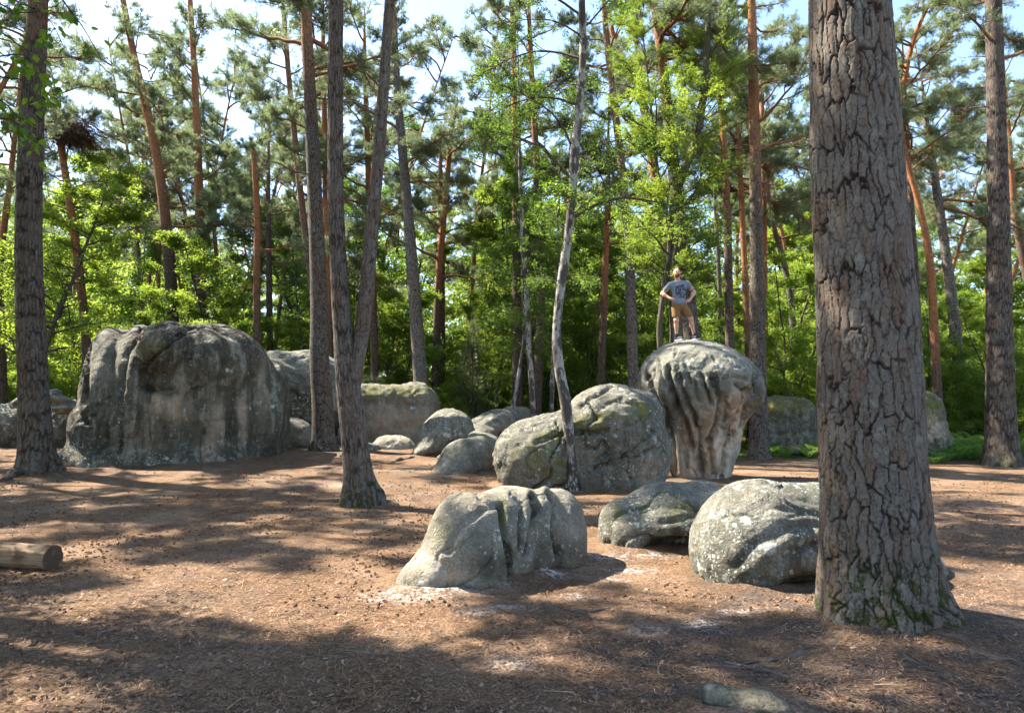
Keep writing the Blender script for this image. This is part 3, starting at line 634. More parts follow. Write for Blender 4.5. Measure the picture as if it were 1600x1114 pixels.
rock('flat greenish stone bedded in the ground beside a curled root', [E(1150, 1092, 54, 13, 3.98, 0.13, 9), E(1200, 1098, 38, 13, 3.92, 0.12, 14), E(1118, 1083, 26, 11, 4.0, 0.1, -8)], 0.008, 0.05, paints=[('moss', 1150, 1080, 30, 8, 0.3), ('tan', 1108, 1073, 9, 6, 0.9)], seed=22, dark=0.75, lich=0.2, disp=(0.012, 0.008, 0.002), name='stone')
bank = np.zeros((600, 520))                                   # litter drifted against the foot of each rock
for V_, N_ in ROCKS.values():
    m = np.abs(V_[:, 2]-gh_a(V_[:, 0], V_[:, 1])) < 0.10
    ix = ((V_[m, 0]+15)/0.05).astype(int); iy = ((V_[m, 1]-3)/0.05).astype(int); ok = (ix >= 0) & (ix < 600) & (iy >= 0) & (iy < 520); bank[ix[ok], iy[ok]] = 1
ker = np.exp(-(np.arange(-9, 10)*0.05/0.16)**2); ker /= ker.max()
bank = np.apply_along_axis(lambda r: np.convolve(r, ker, 'same'), 0, bank); bank = np.apply_along_axis(lambda r: np.convolve(r, ker, 'same'), 1, bank)
ix = np.clip(((GV[:, 0]+15)/0.05).astype(int), 0, 599); iy = np.clip(((GV[:, 1]-3)/0.05).astype(int), 0, 519)
bk = np.minimum(bank[ix, iy]/14, 1)*((GV[:, 0] > -15) & (GV[:, 0] < 15) & (GV[:, 1] > 3) & (GV[:, 1] < 29))
GV[:, 2] += bk*0.085*(0.6+0.8*fbm(pp*3.3, 3, 51))
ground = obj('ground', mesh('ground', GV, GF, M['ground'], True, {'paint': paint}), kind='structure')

print('rocks', time.time()-T0)

# ------------------------------------------------------------------ trees
def worley(u, v, per):
    """2-D cells in (u, v), u periodic with integer period; returns F1, F2, id"""
    iu, iv = np.floor(u).astype(np.int64), np.floor(v).astype(np.int64)
    F1 = np.full(len(u), 9.0); F2 = F1.copy(); ID = np.zeros(len(u))
    for a in (-1, 0, 1):
        for b in (-1, 0, 1):
            cu, cv = iu+a, iv+b; w = np.mod(cu, per)
            x = cu+0.12+0.76*_h(w, cv, w*0+1, 5); y = cv+0.12+0.76*_h(w, cv, w*0+2, 6)
            d = np.hypot(u-x, v-y); r = _h(w, cv, w*0+3, 7)
            m = d < F1; F2 = np.where(m, F1, np.minimum(F2, d)); ID = np.where(m, r, ID); F1 = np.where(m, d, F1)
    return F1, F2, ID

def trunk_mesh(path, rad, sides, rows, seed, geo=0.0, flare=0.45, up=(6, 12), moss=0.0, lobes=5, rough=0.03, mossh=0.5):
    n = rows; S = seglen(path); t = np.linspace(0, 1, n)
    if geo:                                                   # most rows where the trunk is in view
        hv = 5.6 if sides > 200 else 14.0; nv = int(n*0.9); t = np.concatenate([np.linspace(0, hv/S[-1], nv), np.linspace(hv/S[-1], 1, n-nv+1)[1:]])
    s = t*S[-1]
    p = np.stack([np.interp(s, S, path[:, i]) for i in range(3)], -1); r = np.interp(s, S, rad)
    a = np.arange(sides)*2*np.pi/sides
    rr = r[:, None]*np.ones(sides)[None]
    fl = np.exp(-np.maximum(s-0.3, 0)/0.28)[:, None]*(0.55+0.45*np.cos(lobes*a+seed)+0.25*np.cos(3*a+seed*2.1))[None]
    rr = rr*(1+flare*np.maximum(fl, -0.2))
    co = np.stack([np.cos(a)[None]*r[:, None], np.sin(a)[None]*r[:, None], s[:, None]+0*a[None]], -1).reshape(-1, 3)
    rr = rr*(1+rough*fbm(co*2.0+seed*5, 2, seed).reshape(rr.shape))
    attrs = {}
    if geo:
        pw = 0.092 if rad[0] > 0.3 and sides > 200 else 0.10
        per = max(6, int(round(2*np.pi*rad[0]/pw)))
        uu = (a/(2*np.pi)*per)[None]+0*s[:, None]; vv = s[:, None]/(pw*3.9)+0*a[None]
        w1 = fbm(co*6+seed, 4, seed+2, 0.6).reshape(rr.shape); w2 = fbm(co*6+31, 4, seed+4, 0.6).reshape(rr.shape)
        F1, F2, ID = worley((uu+0.75*w1).ravel(), (vv+0.55*w2).ravel(), per)
        G1, G2, JD = worley((2*uu+0.8*w2).ravel(), (2.3*vv+0.6*w1).ravel(), per*2)
        gap = sstep(-0.35, 0.15, fbm(co*4.5+55, 3, seed+14)); deep = 1-(1-sstep(0.0, 0.11, F2-F1))*(0.35+0.65*gap); shal = sstep(0.0, 0.08, G2-G1)
        open_ = sstep(-0.15, 0.25, fbm(co*5+77, 3, seed+12))          # some of the joints stay closed
        fl_ = fbm(co*np.array([22, 22, 9.0]), 4, seed+6)
        h = (0.15+0.85*deep)*(1-0.30*(1-shal)*open_)+0.16*(ID-0.5)*deep+0.26*np.round(3*JD)/3*deep-0.13+0.14*fl_
        rr = rr+geo*(h-0.8).reshape(rr.shape)
        th = max(0.12, 1.5*(2*np.pi*rad[0]/sides)/pw)
        attrs['crack'] = (1-(1-sstep(0.0, th, F2-F1))*(0.35+0.65*gap))*(1-0.75*(1-sstep(0.0, 0.07, G2-G1))*open_)
        attrs['cid'] = np.clip(0.55*ID+0.45*JD+0.25*fl_, 0, 1)
    tt, u, w = frames(p)
    V = p[:, None]+rr[:, :, None]*(u[:, None]*np.cos(a)[None, :, None]+w[:, None]*np.sin(a)[None, :, None])
    V = V.reshape(-1, 3)
    i = np.arange(n-1)[:, None]*sides; j = np.arange(sides)[None]; j2 = (j+1) % sides
    F = np.stack([i+j, i+j2, i+sides+j2, i+sides+j], -1).reshape(-1, 4)
    sv = np.repeat(s, sides)
    attrs['bco'] = co; attrs['up'] = sstep(up[0], up[1], sv)
    sv = sv-0.3; attrs['moss'] = moss*sstep(mossh, mossh*0.25, sv+0.25*mossh*fbm(co*4, 2, seed+8))
    return V, F, attrs

# ---- branch models (along +X, up +Z)
def needle_shoots(pts, dirs, rs, nb=14, ln=0.12, wd=0.0115):
    """bottle brush shoots: blades around each point"""
    n = len(pts); k = nb
    d = np.repeat(dirs, k, 0); p = np.repeat(pts, k, 0)
    rnd = rs.normal(size=(n*k, 3)); side = np.cross(d, rnd); side /= np.linalg.norm(side, axis=1)[:, None]+1e-9
    along = rs.uniform(-0.05, 0.13, (n*k, 1)); out = d*rs.uniform(0.3, 1.1, (n*k, 1))+side*rs.uniform(0.6, 1.0, (n*k, 1)); out[:, 2] += 0.2
    out /= np.linalg.norm(out, axis=1)[:, None]
    b = p+d*along; L = ln*rs.uniform(0.7, 1.25, (n*k, 1))
    w = np.cross(out, rs.normal(size=(n*k, 3))); w /= np.linalg.norm(w, axis=1)[:, None]+1e-9; w *= wd*0.5
    V = np.stack([b-w, b+w, b+out*L], 1).reshape(-1, 3)
    F = np.arange(n*k*3).reshape(-1, 3)
    lv = np.repeat(np.clip(np.repeat(rs.uniform(0, 1, n), k)*0.6+rs.uniform(0, 0.4, n*k), 0, 1), 3)
    return V, F, lv
def leaves(pts, rs, size=0.06, tilt=0.55, asp=0.62):
    n = len(pts); nr = np.stack([rs.normal(0, tilt, n), rs.normal(0, tilt, n), np.ones(n)], -1); nr /= np.linalg.norm(nr, axis=1)[:, None]
    a = np.cross(nr, rs.normal(size=(n, 3))); a /= np.linalg.norm(a, axis=1)[:, None]+1e-9; b = np.cross(nr, a)
    L = size*rs.uniform(0.65, 1.3, (n, 1)); d = nr*L*0.16
    V = np.stack([pts-a*L*0.5, pts-b*L*asp*0.5+d, pts+a*L*0.5, pts+b*L*asp*0.5+d], 1).reshape(-1, 3)
    q = np.arange(n)*4
    F = np.concatenate([np.stack([q, q+1, q+2], -1), np.stack([q, q+2, q+3], -1)])
    return V, F, np.repeat(rs.uniform(0, 1, n), 4)

def curve_from(p0, d0, L, n, rs, wig, grav=0.0, upend=0.0):
    pts = [np.array(p0, float)]; d = np.array(d0, float)/np.linalg.norm(d0); st = L/(n-1)
    for i in range(n-1):
        d = d+rs.normal(0, wig, 3)+np.array([0, 0, -grav+upend*(i/(n-1))]); d /= np.linalg.norm(d)
        pts.append(pts[-1]+d*st)
    return np.array(pts)
def pine_limb(seed, L, r0, live=True, el=0.15, dense=1.0):
    rs = np.random.default_rng(seed); wood = Acc(); P_, D_ = [], []
    main = curve_from((0, 0, 0), (1, rs.normal(0, .12), el), L, 9, rs, 0.16, 0.02, 0.06)
    V, F = tube(main, np.linspace(r0, r0*0.28, 9), 6); wood.add(V, F)
    nsub = int(9*L/2.6)+3
    for k in range(nsub):
        t = rs.uniform(0.30 if live else 0.2, 1.0); i = min(int(t*8), 7); b = main[i]+(main[i+1]-main[i])*(t*8-i)
        dr = main[i+1]-main[i]; dr /= np.linalg.norm(dr)
        side = np.array([-dr[1], dr[0], 0])*(1 if k % 2 else -1)
        l2 = L*rs.uniform(0.22, 0.42)*(1.15-0.55*t)
        d2 = dr*rs.uniform(0.4, 1.0)+side*rs.uniform(0.5, 1.0)+np.array([0, 0, rs.uniform(-0.25, 0.4)])
        sb = curve_from(b, d2, l2, 6, rs, 0.22, 0.03, 0.12)
        V, F = tube(sb, np.linspace(r0*0.36, 0.006, 6), 4, False); wood.add(V, F)
        for q in range(int(6*dense)+2 if live else 3):
            t2 = rs.uniform(0.2, 1.0); i2 = min(int(t2*5), 4); b2 = sb[i2]+(sb[i2+1]-sb[i2])*(t2*5-i2)
            d3 = (sb[i2+1]-sb[i2])/np.linalg.norm(sb[i2+1]-sb[i2])+rs.normal(0, 0.55, 3)+np.array([0, 0, 0.2])
            l3 = rs.uniform(0.18, 0.42)*(0.7+0.12*L)
            tw = curve_from(b2, d3, l3, 4, rs, 0.2, 0.0, 0.1)
            V, F = tube(tw, np.linspace(0.007, 0.003, 4), 3, False); wood.add(V, F)
            if live:
                m = 6
                tt = rs.uniform(0.25, 1.05, m); pts = tw[0]+(tw[-1]-tw[0])*tt[:, None]+rs.normal(0, 0.035, (m, 3))
                dd = tw[-1]-tw[0]; dd = dd/np.linalg.norm(dd)+rs.normal(0, 0.45, (m, 3)); dd[:, 2] += 0.25; dd /= np.linalg.norm(dd, axis=1)[:, None]
                P_.append(pts); D_.append(dd)
    nd = needle_shoots(np.concatenate(P_), np.concatenate(D_), rs) if live else None
    return wood, nd
def leafy_limb(seed, L, r0, nl, size, droop=0.03, el=0.35, tilt=0.55, flat=1.0):
    rs = np.random.default_rng(seed); wood = Acc(); pts = []
    main = curve_from((0, 0, 0), (1, rs.normal(0, .1), el), L, 9, rs, 0.13, droop, 0.0)
    V, F = tube(main, np.linspace(r0, 0.008, 9), 5); wood.add(V, F)
    ns = int(8+3*L); per = nl//(ns*6)+1
    for k in range(ns):
        t = rs.uniform(0.18, 1.0); i = min(int(t*8), 7); b = main[i]+(main[i+1]-main[i])*(t*8-i)
        dr = main[i+1]-main[i]; dr /= np.linalg.norm(dr); side = np.array([-dr[1], dr[0], 0])*(1 if k % 2 else -1)
        l2 = L*rs.uniform(0.25, 0.5)*(1.2-0.6*t)
        sb = curve_from(b, dr*rs.uniform(0.5, 1.0)+side*rs.uniform(0.5, 1.0)+np.array([0, 0, rs.normal(0.05, 0.25)*flat]), l2, 6, rs, 0.18, droop*1.5)
        V, F = tube(sb, np.linspace(max(0.008, r0*0.3), 0.004, 6), 4, False); wood.add(V, F)
        for q in range(6):
            t2 = rs.uniform(0.15, 1.0); i2 = min(int(t2*5), 4); b2 = sb[i2]+(sb[i2+1]-sb[i2])*(t2*5-i2)
            d3 = rs.normal(0, 0.6, 3)+(sb[i2+1]-sb[i2])/np.linalg.norm(sb[i2+1]-sb[i2]); d3[2] *= 0.6*flat; d3[2] -= droop*5
            l3 = rs.uniform(0.2, 0.45)
            tw = curve_from(b2, d3, l3, 4, rs, 0.15, droop*2)
            if q < 3: V, F = tube(tw, np.linspace(0.005, 0.002, 4), 3, False); wood.add(V, F)
            tt = rs.uniform(0.1, 1.1, per); pts.append(tw[0]+(tw[-1]-tw[0])*tt[:, None]+rs.normal(0, 0.05, (per, 3))*np.array([1, 1, 0.6*flat]))
    return wood, leaves(np.concatenate(pts), rs, size, tilt)

def limb_protos(specs, fn, wname, wmat, fname, fmat):
    out = []
    for a in specs:
        w, n = fn(*a)
        wm = w.build(wname, wmat); nm = mesh(fname, n[0], [n[1]], fmat, False, {'lv': n[2]}) if n is not None else None
        out.append((wm, nm, fname))
    return out
PINE = limb_protos([(11, 2.6, .05), (12, 3.2, .065), (13, 2.2, .045), (14, 3.6, .075), (15, 2.9, .055), (16, 1.7, .035)], pine_limb, 'branch', M['branch_red'], 'needles', M['needle'])
DEAD = limb_protos([(21, 1.8, .030, False, 0.0), (22, 2.4, .035, False, -0.15), (23, 1.2, .022, False, 0.2)], pine_limb, 'branch', M['branch_dead'], 'needles', M['needle'])
BIRCHL = limb_protos([(31, 2.0, .028, 1000, .055, .05, .5), (32, 1.5, .022, 800, .055, .06, .35), (33, 2.5, .032, 1300, .055, .05, .6), (34, 1.1, .016, 500, .055, .07, .2)], leafy_limb, 'branch', M['branch_dark'], 'leaves', M['leaf_birch'])
OAKL = limb_protos([(41, 2.0, .035, 1700, .06, .0, .3), (42, 1.4, .026, 1200, .06, .01, .15), (43, 2.6, .04, 2200, .06, .0, .4)], leafy_limb, 'branch', M['branch_dark'], 'leaves', M['leaf'])

def put_limb(tree, proto, base_world, base_obj_loc, az, tilt, sc, roll=0.0):
    wm, nm, fn = proto
    b = bpy.data.objects.new('branch', wm); COL.objects.link(b); b.parent = tree; kid(tree, b)
    b.location = tuple(np.asarray(base_world)-np.asarray(base_obj_loc)); b.rotation_euler = (roll, -tilt, az); b.scale = (sc,)*3
    if nm is not None:
        n = bpy.data.objects.new(fn, nm); COL.objects.link(n); n.parent = b; n['kind'] = 'stuff'; kid(b, n)
    return b

def px_path(Y, pts, H, lean_end=0.5):
    """trunk axis through photograph pixels at distance Y, continued above the frame to height H"""
    W_ = [P(u, v, Y) for u, v, w in pts]; r = [w*0.5*Y/FPX for u, v, w in pts]
    W_ = np.array(W_); r = list(r)
    base = gh(W_[0][0], Y)
    if W_[0][2] > base-0.05:                                   # base hidden: continue to the ground
        d = W_[1]-W_[0]; d = d/abs(d[2]); k = W_[0][2]-base+0.15
        q = W_[0]-d*k*np.array([0.6, 0, 1]); W_ = np.vstack([q, W_]); r = [r[0]*1.12]+r
    else: W_[0][2] = base-0.3
    top = W_[-1]
    if top[2] < H:
        d = (W_[-1]-W_[-2]); d = d/d[2]; d[0] *= lean_end
        n = max(2, int((H-top[2])/2)); ext = []
        r1 = r[-1]
        for k in range(1, n+1):
            f = k/n; ext.append(top+d*np.array([1, 1, 1])*(H-top[2])*f); r.append(max(0.02, r1*(1-f)**0.8))
        W_ = np.vstack([W_, ext])
    n = 60; S = seglen(W_); path = catmull(W_, n)
    rad = np.interp(seglen(path)/seglen(path)[-1], S/S[-1], r)
    return path, rad

TREES = []
def tree(kind, label, Y, pts, H=20, mat='pine', sides=14, rows=90, geo=0.0, crown=(9, None, 22), dead=(4, 9, 6), up=(6, 12), moss=0.0, flare=0.35, group=None, seed=0, lsc=1.0, stems=(), protos=None, sub=(), name=None, rough=0.03, mossh=0.5, lobes=5):
    rs = np.random.default_rng(900+seed)
    path, rad = px_path(Y, pts, H)
    base = np.array([path[0][0], path[0][1], gh(path[0][0], path[0][1])])
    name = name or {'pine': 'pine_tree', 'birch': 'birch_tree', 'oak': 'oak_tree'}[kind]
    root = empty(name, base, label, 'tree', group)
    V, F, A = trunk_mesh(path, rad, sides, rows, seed+1, geo, flare, up, moss, lobes, rough, mossh)
    kid(root, obj('trunk', mesh('trunk', V-base, F, M[mat], True, A), root))
    axes = [(path, rad)]
    for sp in stems:                                           # further stems of the same tree
        p2, r2 = px_path(Y, sp, H)
        p2 = p2[p2[:, 2] > P(sp[0][0], sp[0][1], Y)[2]-0.02] if True else p2
        k = len(p2); p2_, r2_ = p2, r2[-k:]
        V, F, A = trunk_mesh(p2_, r2_, sides, rows, seed+2, geo, 0.0, up, 0, lobes, rough)
        kid(root, obj('stem', mesh('stem', V-base, F, M[mat], True, A), root)); axes.append((p2_, r2_))
    PR = protos or {'pine': PINE, 'birch': BIRCHL, 'oak': OAKL}[kind]
    for path_, rad_ in axes:
        h0, h1, n = crown; h1 = h1 or H-0.2
        n = int(n*1.1); h0 = h0-1.2*(kind == 'pine')
        for k in range(n):
            f = (k+rs.uniform(0, 1))/n; z = h0+(h1-h0)*f**0.85
            z = min(z, path_[-1][2]-0.05)
            if z < path_[0][2]: continue
            c = np.array([np.interp(z, path_[:, 2], path_[:, i]) for i in range(3)])
            sc = lsc*(1.12-0.62*f)*rs.uniform(0.8, 1.15)
            tl = {'pine': rs.uniform(-0.15, 0.35)+0.5*f, 'birch': rs.uniform(0.0, 0.5)+0.3*f, 'oak': rs.uniform(-0.1, 0.45)+0.3*f}[kind]
            put_limb(root, PR[rs.integers(len(PR))], c, base, rs.uniform(0, 6.283) if k % 3 else k*2.4, tl, sc)
        d0, d1, nd = dead
        for k in range(nd):
            z = rs.uniform(d0, d1); c = np.array([np.interp(z, path_[:, 2], path_[:, i]) for i in range(3)])
            if path_[0][2] < z < path_[-1][2]: put_limb(root, DEAD[rs.integers(3)], c, base, rs.uniform(0, 6.283), rs.uniform(-0.1, 0.5), rs.uniform(0.35, 0.9)*lsc)
    for (z, az, tl, sc, pr) in sub:                            # single limbs set by hand
        c = np.array([np.interp(z, path[:, 2], path[:, i]) for i in range(3)])
        put_limb(root, {'P': PINE, 'D': DEAD, 'B': BIRCHL, 'O': OAKL}[pr[0]][int(pr[1])], c, base, az, tl, sc)
    TREES.append(root); return root, path, rad
def gY(px, py): return float(G(px, py)[1])

# the near pine, its bark plates modelled
Yb = 5.45
tree('pine', 'thick near pine with deeply cracked bark plates and a mossy root flare', Yb,
     [(1388, 1016, 182), (1378, 960, 166), (1370, 880, 156), (1365, 760, 150), (1357, 600, 145), (1350, 450, 141), (1341, 300, 134), (1333, 150, 127), (1326, 0, 118)], 22, 'pine_geo', 300, 690,
     geo=0.030, crown=(11, None, 26), dead=(8, 11, 4), up=(10, 15), moss=0.95, flare=0.24, seed=3, lobes=6, rough=0.04, mossh=0.62, lsc=1.15)
# pines at the edge of the clearing
tree('pine', 'straight reddish barked pine with spreading roots, standing against the huge streaked boulder', gY(58, 736),
     [(60, 742, 52), (56, 690, 46), (52, 600, 41), (46, 450, 38), (45, 330, 36), (50, 180, 33), (57, 60, 29), (60, 0, 27)], 21, 'pine_geo', 84, 420, geo=0.016, crown=(15.2, None, 18), dead=(12.5, 14, 3), up=(9, 15), moss=0.3, flare=0.5, seed=4)
tree('pine', 'forked pine with two stems dividing low down, moss on its root collar', gY(560, 786),
     [(566, 790, 50), (560, 750, 42), (553, 680, 39), (546, 620, 39), (540, 565, 34), (537, 531, 30), (531, 452, 27), (525, 330, 25), (524, 180, 24), (525, 0, 23)], 20, 'pine_geo', 84, 460, geo=0.012, crown=(10.5, None, 20), dead=(9, 12, 3), up=(9, 14), moss=0.8, flare=0.45, seed=5,
     stems=[[(551, 625, 20), (556, 580, 22), (564, 531, 22), (573, 452, 23), (581, 350, 21), (594, 220, 18), (603, 80, 16), (609, -10, 15)]])
tree('pine', 'tall dark pine leaning slightly, rooted beside the low pale sunlit rock', 20.5,
     [(508, 710, 42), (506, 680, 34), (503, 620, 32), (499, 560, 30), (499, 480, 27), (494, 350, 24), (486, 180, 20), (477, 0, 17)], 20, 'pine', 20, 160, crown=(12.5, None, 18), dead=(8, 13, 5), up=(10, 15), moss=0.6, seed=6)
tree('pine', 'straight pine with grey lichened bark standing at the fern edge, moss on its foot', gY(1566, 727),
     [(1566, 732, 54), (1565, 700, 45), (1563, 620, 39), (1561, 480, 35), (1560, 330, 30), (1556, 150, 26), (1552, 0, 23)], 21, 'pine_geo', 84, 420, geo=0.014, crown=(13, None, 16), dead=(9, 13, 5), up=(14, 19), moss=0.6, flare=0.45, seed=7)
tree('pine', 'slim straight pine rising close behind the mushroom rock', 22.3,
     [(1186, 722, 33), (1185, 660, 27), (1184, 560, 25), (1183, 430, 22), (1180, 260, 18), (1176, 80, 15), (1174, 0, 13)], 19, 'pine', 18, 150, crown=(11, None, 16), dead=(6, 12, 7), up=(8, 13), seed=8)
tree('pine', 'grey barked pine behind the flat topped block of rock', 27.0,
     [(660, 640, 24), (655, 560, 22), (648, 470, 20), (640, 360, 17), (630, 250, 15), (620, 130, 12), (616, 40, 10)], 19, 'pine_grey', 16, 130, crown=(11.5, None, 18), dead=(8, 12, 6), up=(14, 18), seed=9)
tree('pine', 'leaning thin red pine behind the huge streaked boulder with a twig clump caught on it', 26.0,
     [(136, 560, 14), (130, 480, 13), (118, 380, 12), (105, 290, 11), (92, 210, 9), (80, 140, 7)], 12.6, 'pine_red', 12, 100, crown=(13.5, None, 0), dead=(6, 12.3, 5), up=(4, 9), seed=10)
tree('pine', 'dark red pine rising from bright green bushes beyond the huge streaked boulder', 33.0,
     [(268, 460, 18), (262, 380, 17), (252, 290, 15), (236, 200, 13), (212, 100, 11), (192, 0, 9)], 22, 'pine_red', 14, 100, crown=(10, None, 22), dead=(7, 18, 12), up=(8, 14), seed=11)
tree('pine', 'straight orange stemmed pine half veiled by pale needles', 36.0,
     [(314, 420, 15), (312, 330, 14), (308, 220, 12), (304, 120, 10), (297, 0, 8)], 24, 'pine_red', 14, 100, crown=(11, None, 22), dead=(8, 14, 8), up=(6, 13), seed=12)
tree('pine', 'broken topped bare pine stem standing over the right end of the huge boulder', 28.0,
     [(402, 560, 11), (401, 450, 11), (402, 350, 10), (398, 260, 9), (395, 238, 8)], 11.9, 'pine_red', 12, 70, crown=(9, 11.5, 3), dead=(5, 11.5, 9), up=(4, 10), seed=13)
tree('pine', 'curving pine with a pale lower stem between bushes and the leaning dark pine', 30.0,
     [(497, 540, 13), (487, 440, 12), (474, 340, 11), (463, 240, 10), (452, 130, 9), (443, 20, 8)], 21, 'pine_grey', 12, 90, crown=(9.5, None, 20), dead=(6, 13, 8), up=(7, 12), seed=14)
tree('pine', 'narrow orange pine stem seen just behind the forked pine', 29.0,
     [(515, 600, 13), (512, 480, 12), (510, 350, 11), (507, 200, 9), (505, 80, 8)], 20, 'pine_red', 12, 90, crown=(12, None, 18), dead=(8, 12, 4), up=(3, 8), seed=15)
tree('pine', 'brown pine stem behind the right stem of the forked pine', 30.0,
     [(586, 620, 13), (584, 500, 12), (578, 350, 11), (574, 220, 9), (570, 100, 8)], 20, 'pine_red', 12, 90, crown=(11, None, 18), dead=(7, 12, 6), up=(5, 10), seed=16)
tree('pine', 'reddish pine with upswept branches over the gap in the rocks', 32.0,
     [(680, 620, 13), (683, 500, 12), (688, 400, 11), (697, 300, 9), (704, 220, 8), (712, 170, 6)], 16.5, 'pine_red', 12, 90, crown=(9, None, 20), dead=(6, 11, 6), up=(5, 10), seed=17)
tree('pine', 'dark companion pine close beside the reddish pine with upswept branches', 33.5,
     [(690, 640, 12), (690, 520, 11), (690, 420, 10), (689, 330, 9), (688, 260, 7)], 15, 'pine_red', 12, 90, crown=(9, None, 14), dead=(6, 10, 4), up=(8, 14), seed=18)
tree('pine', 'straight dark red pine standing behind the leaning white birch', 28.0,
     [(809, 650, 17), (808, 560, 15), (807, 420, 13), (806, 300, 12), (804, 130, 10), (800, 0, 8)], 21, 'pine_red', 14, 100, crown=(11.5, None, 18), dead=(8, 13, 6), up=(8, 14), seed=19)
tree('pine', 'pine with a reddish foot growing directly behind the leaning white birch', 27.0,
     [(838, 650, 16), (842, 560, 14), (846, 440, 13), (841, 300, 11), (834, 180, 10), (828, 60, 8)], 20, 'pine_red', 14, 100, crown=(11.5, None, 16), dead=(8, 12, 6), up=(10, 15), seed=20)
tree('pine', 'thin red pine in the shade behind the slanting cracked boulder', 28.0,
     [(939, 620, 13), (941, 540, 12), (945, 440, 11), (948, 350, 9), (950, 270, 8)], 15, 'pine_red', 12, 80, crown=(9.5, None, 14), dead=(5, 9, 5), up=(4, 9), seed=21)
tree('pine', 'grey pine leaning over behind the slanting cracked boulder and the mushroom rock', 25.0,
     [(990, 640, 18), (988, 540, 17), (983, 400, 15), (972, 270, 13), (958, 150, 11), (946, 40, 10)], 20, 'pine_grey', 16, 110, crown=(12, None, 18), dead=(7, 13, 8), up=(9, 13), seed=22)
tree('pine', 'twisted orange pine with forking crown limbs behind the leafy oak', 30.0,
     [(1056, 480, 14), (1040, 370, 14), (1020, 260, 13), (1006, 175, 11), (985, 110, 10), (962, 70, 8), (950, 10, 7)], 20, 'pine_red', 14, 100, crown=(14, None, 14), dead=(9, 15, 10), up=(5, 10), seed=23,
     stems=[[(1010, 190, 10), (1004, 120, 9), (992, 50, 8), (984, -10, 7)]])
tree('pine', 'stout leaning pine directly behind the standing man', 21.0,
     [(1083, 560, 27), (1078, 500, 25), (1070, 420, 24), (1060, 330, 22), (1047, 210, 18), (1034, 90, 15), (1022, 0, 13)], 19, 'pine', 18, 140, crown=(13, None, 16), dead=(8, 13, 6), up=(10, 14), seed=24)
tree('pine', 'slim pine behind the right shoulder of the mushroom rock', 27.0,
     [(1141, 580, 14), (1139, 470, 13), (1136, 330, 12), (1128, 180, 10), (1119, 40, 9)], 20, 'pine_red', 14, 100, crown=(12, None, 16), dead=(7, 13, 8), up=(8, 13), seed=25)
tree('pine', 'thin orange pine with a crooked middle beside the slim straight pine', 28.0,
     [(1170, 560, 11), (1165, 450, 10), (1160, 340, 9), (1155, 240, 8), (1150, 150, 7)], 17, 'pine_red', 12, 90, crown=(12, None, 14), dead=(6, 12, 8), up=(3, 8), seed=26)
tree('pine', 'bright orange stem close against the slim straight pine', 31.0,
     [(1196, 620, 10), (1195, 480, 9), (1194, 360, 9), (1192, 250, 8), (1190, 130, 6)], 18, 'pine_red', 12, 90, crown=(12, None, 14), dead=(6, 12, 5), up=(1, 5), seed=27)
tree('pine', 'thin pale stem in the bright green leaves beside the standing man', 32.0,
     [(1127, 560, 8), (1125, 480, 7), (1122, 400, 7), (1118, 330, 6)], 15, 'pine_grey', 10, 70, crown=(10.5, None, 10), dead=(6, 10, 5), up=(12, 16), seed=28)
tree('pine', 'bent grey pine between the mushroom rock and the thick near pine', 33.0,
     [(1246, 640, 12), (1240, 560, 11), (1236, 470, 10), (1222, 400, 9), (1208, 350, 8), (1200, 290, 7)], 16, 'pine_grey', 12, 80, crown=(11, None, 16), dead=(7, 12, 9), up=(8, 13), seed=29)
tree('pine', 'pale smooth stemmed pine leaning over the ferns', 28.0,
     [(1504, 660, 17), (1500, 590, 17), (1491, 500, 17), (1477, 390, 14), (1461, 280, 12), (1448, 200, 10)], 16, 'pine_grey', 16, 110, crown=(10.5, None, 18), dead=(7, 11, 6), up=(14, 18), seed=30)
tree('pine', 'snaking orange pine with a bent upper stem beside the thick near pine', 25.0,
     [(1462, 560, 13), (1458, 480, 12), (1452, 400, 11), (1436, 320, 9), (1414, 240, 9), (1406, 180, 9), (1416, 110, 8), (1430, 55, 7), (1452, 5, 6)], 17, 'pine_red', 14, 110, crown=(11.5, None, 16), dead=(8, 12, 5), up=(2, 6), seed=31)
tree('pine', 'dark slim stem just showing beside the thick near pine', 26.0,
     [(1437, 640, 13), (1434, 540, 12), (1430, 430, 11), (1424, 330, 9)], 17, 'pine', 12, 80, crown=(12, None, 14), dead=(8, 12, 4), up=(10, 14), seed=32)
tree('pine', 'far leaning dark pine beyond the straight lichened pine', 29.0,
     [(1628, 560, 14), (1606, 440, 12), (1590, 360, 11), (1580, 280, 10), (1575, 200, 8)], 17, 'pine_red', 12, 80, crown=(11, None, 16), dead=(8, 12, 5), up=(8, 13), seed=33)
tree('pine', 'short dark stem at the far side of the reddish barked pine', 27.0,
     [(2, 640, 17), (0, 540, 16), (-4, 420, 14), (-8, 300, 12)], 19, 'pine', 12, 80, crown=(11, None, 16), dead=(7, 11, 5), up=(10, 14), seed=34)
tree('pine', 'dark slender stem behind the right end of the huge boulder', 34.0, [(422, 560, 10), (421, 480, 10), (420, 400, 9), (419, 330, 8)], 18, 'pine', 12, 70, crown=(10, None, 16), dead=(7, 11, 5), up=(10, 14), seed=35)
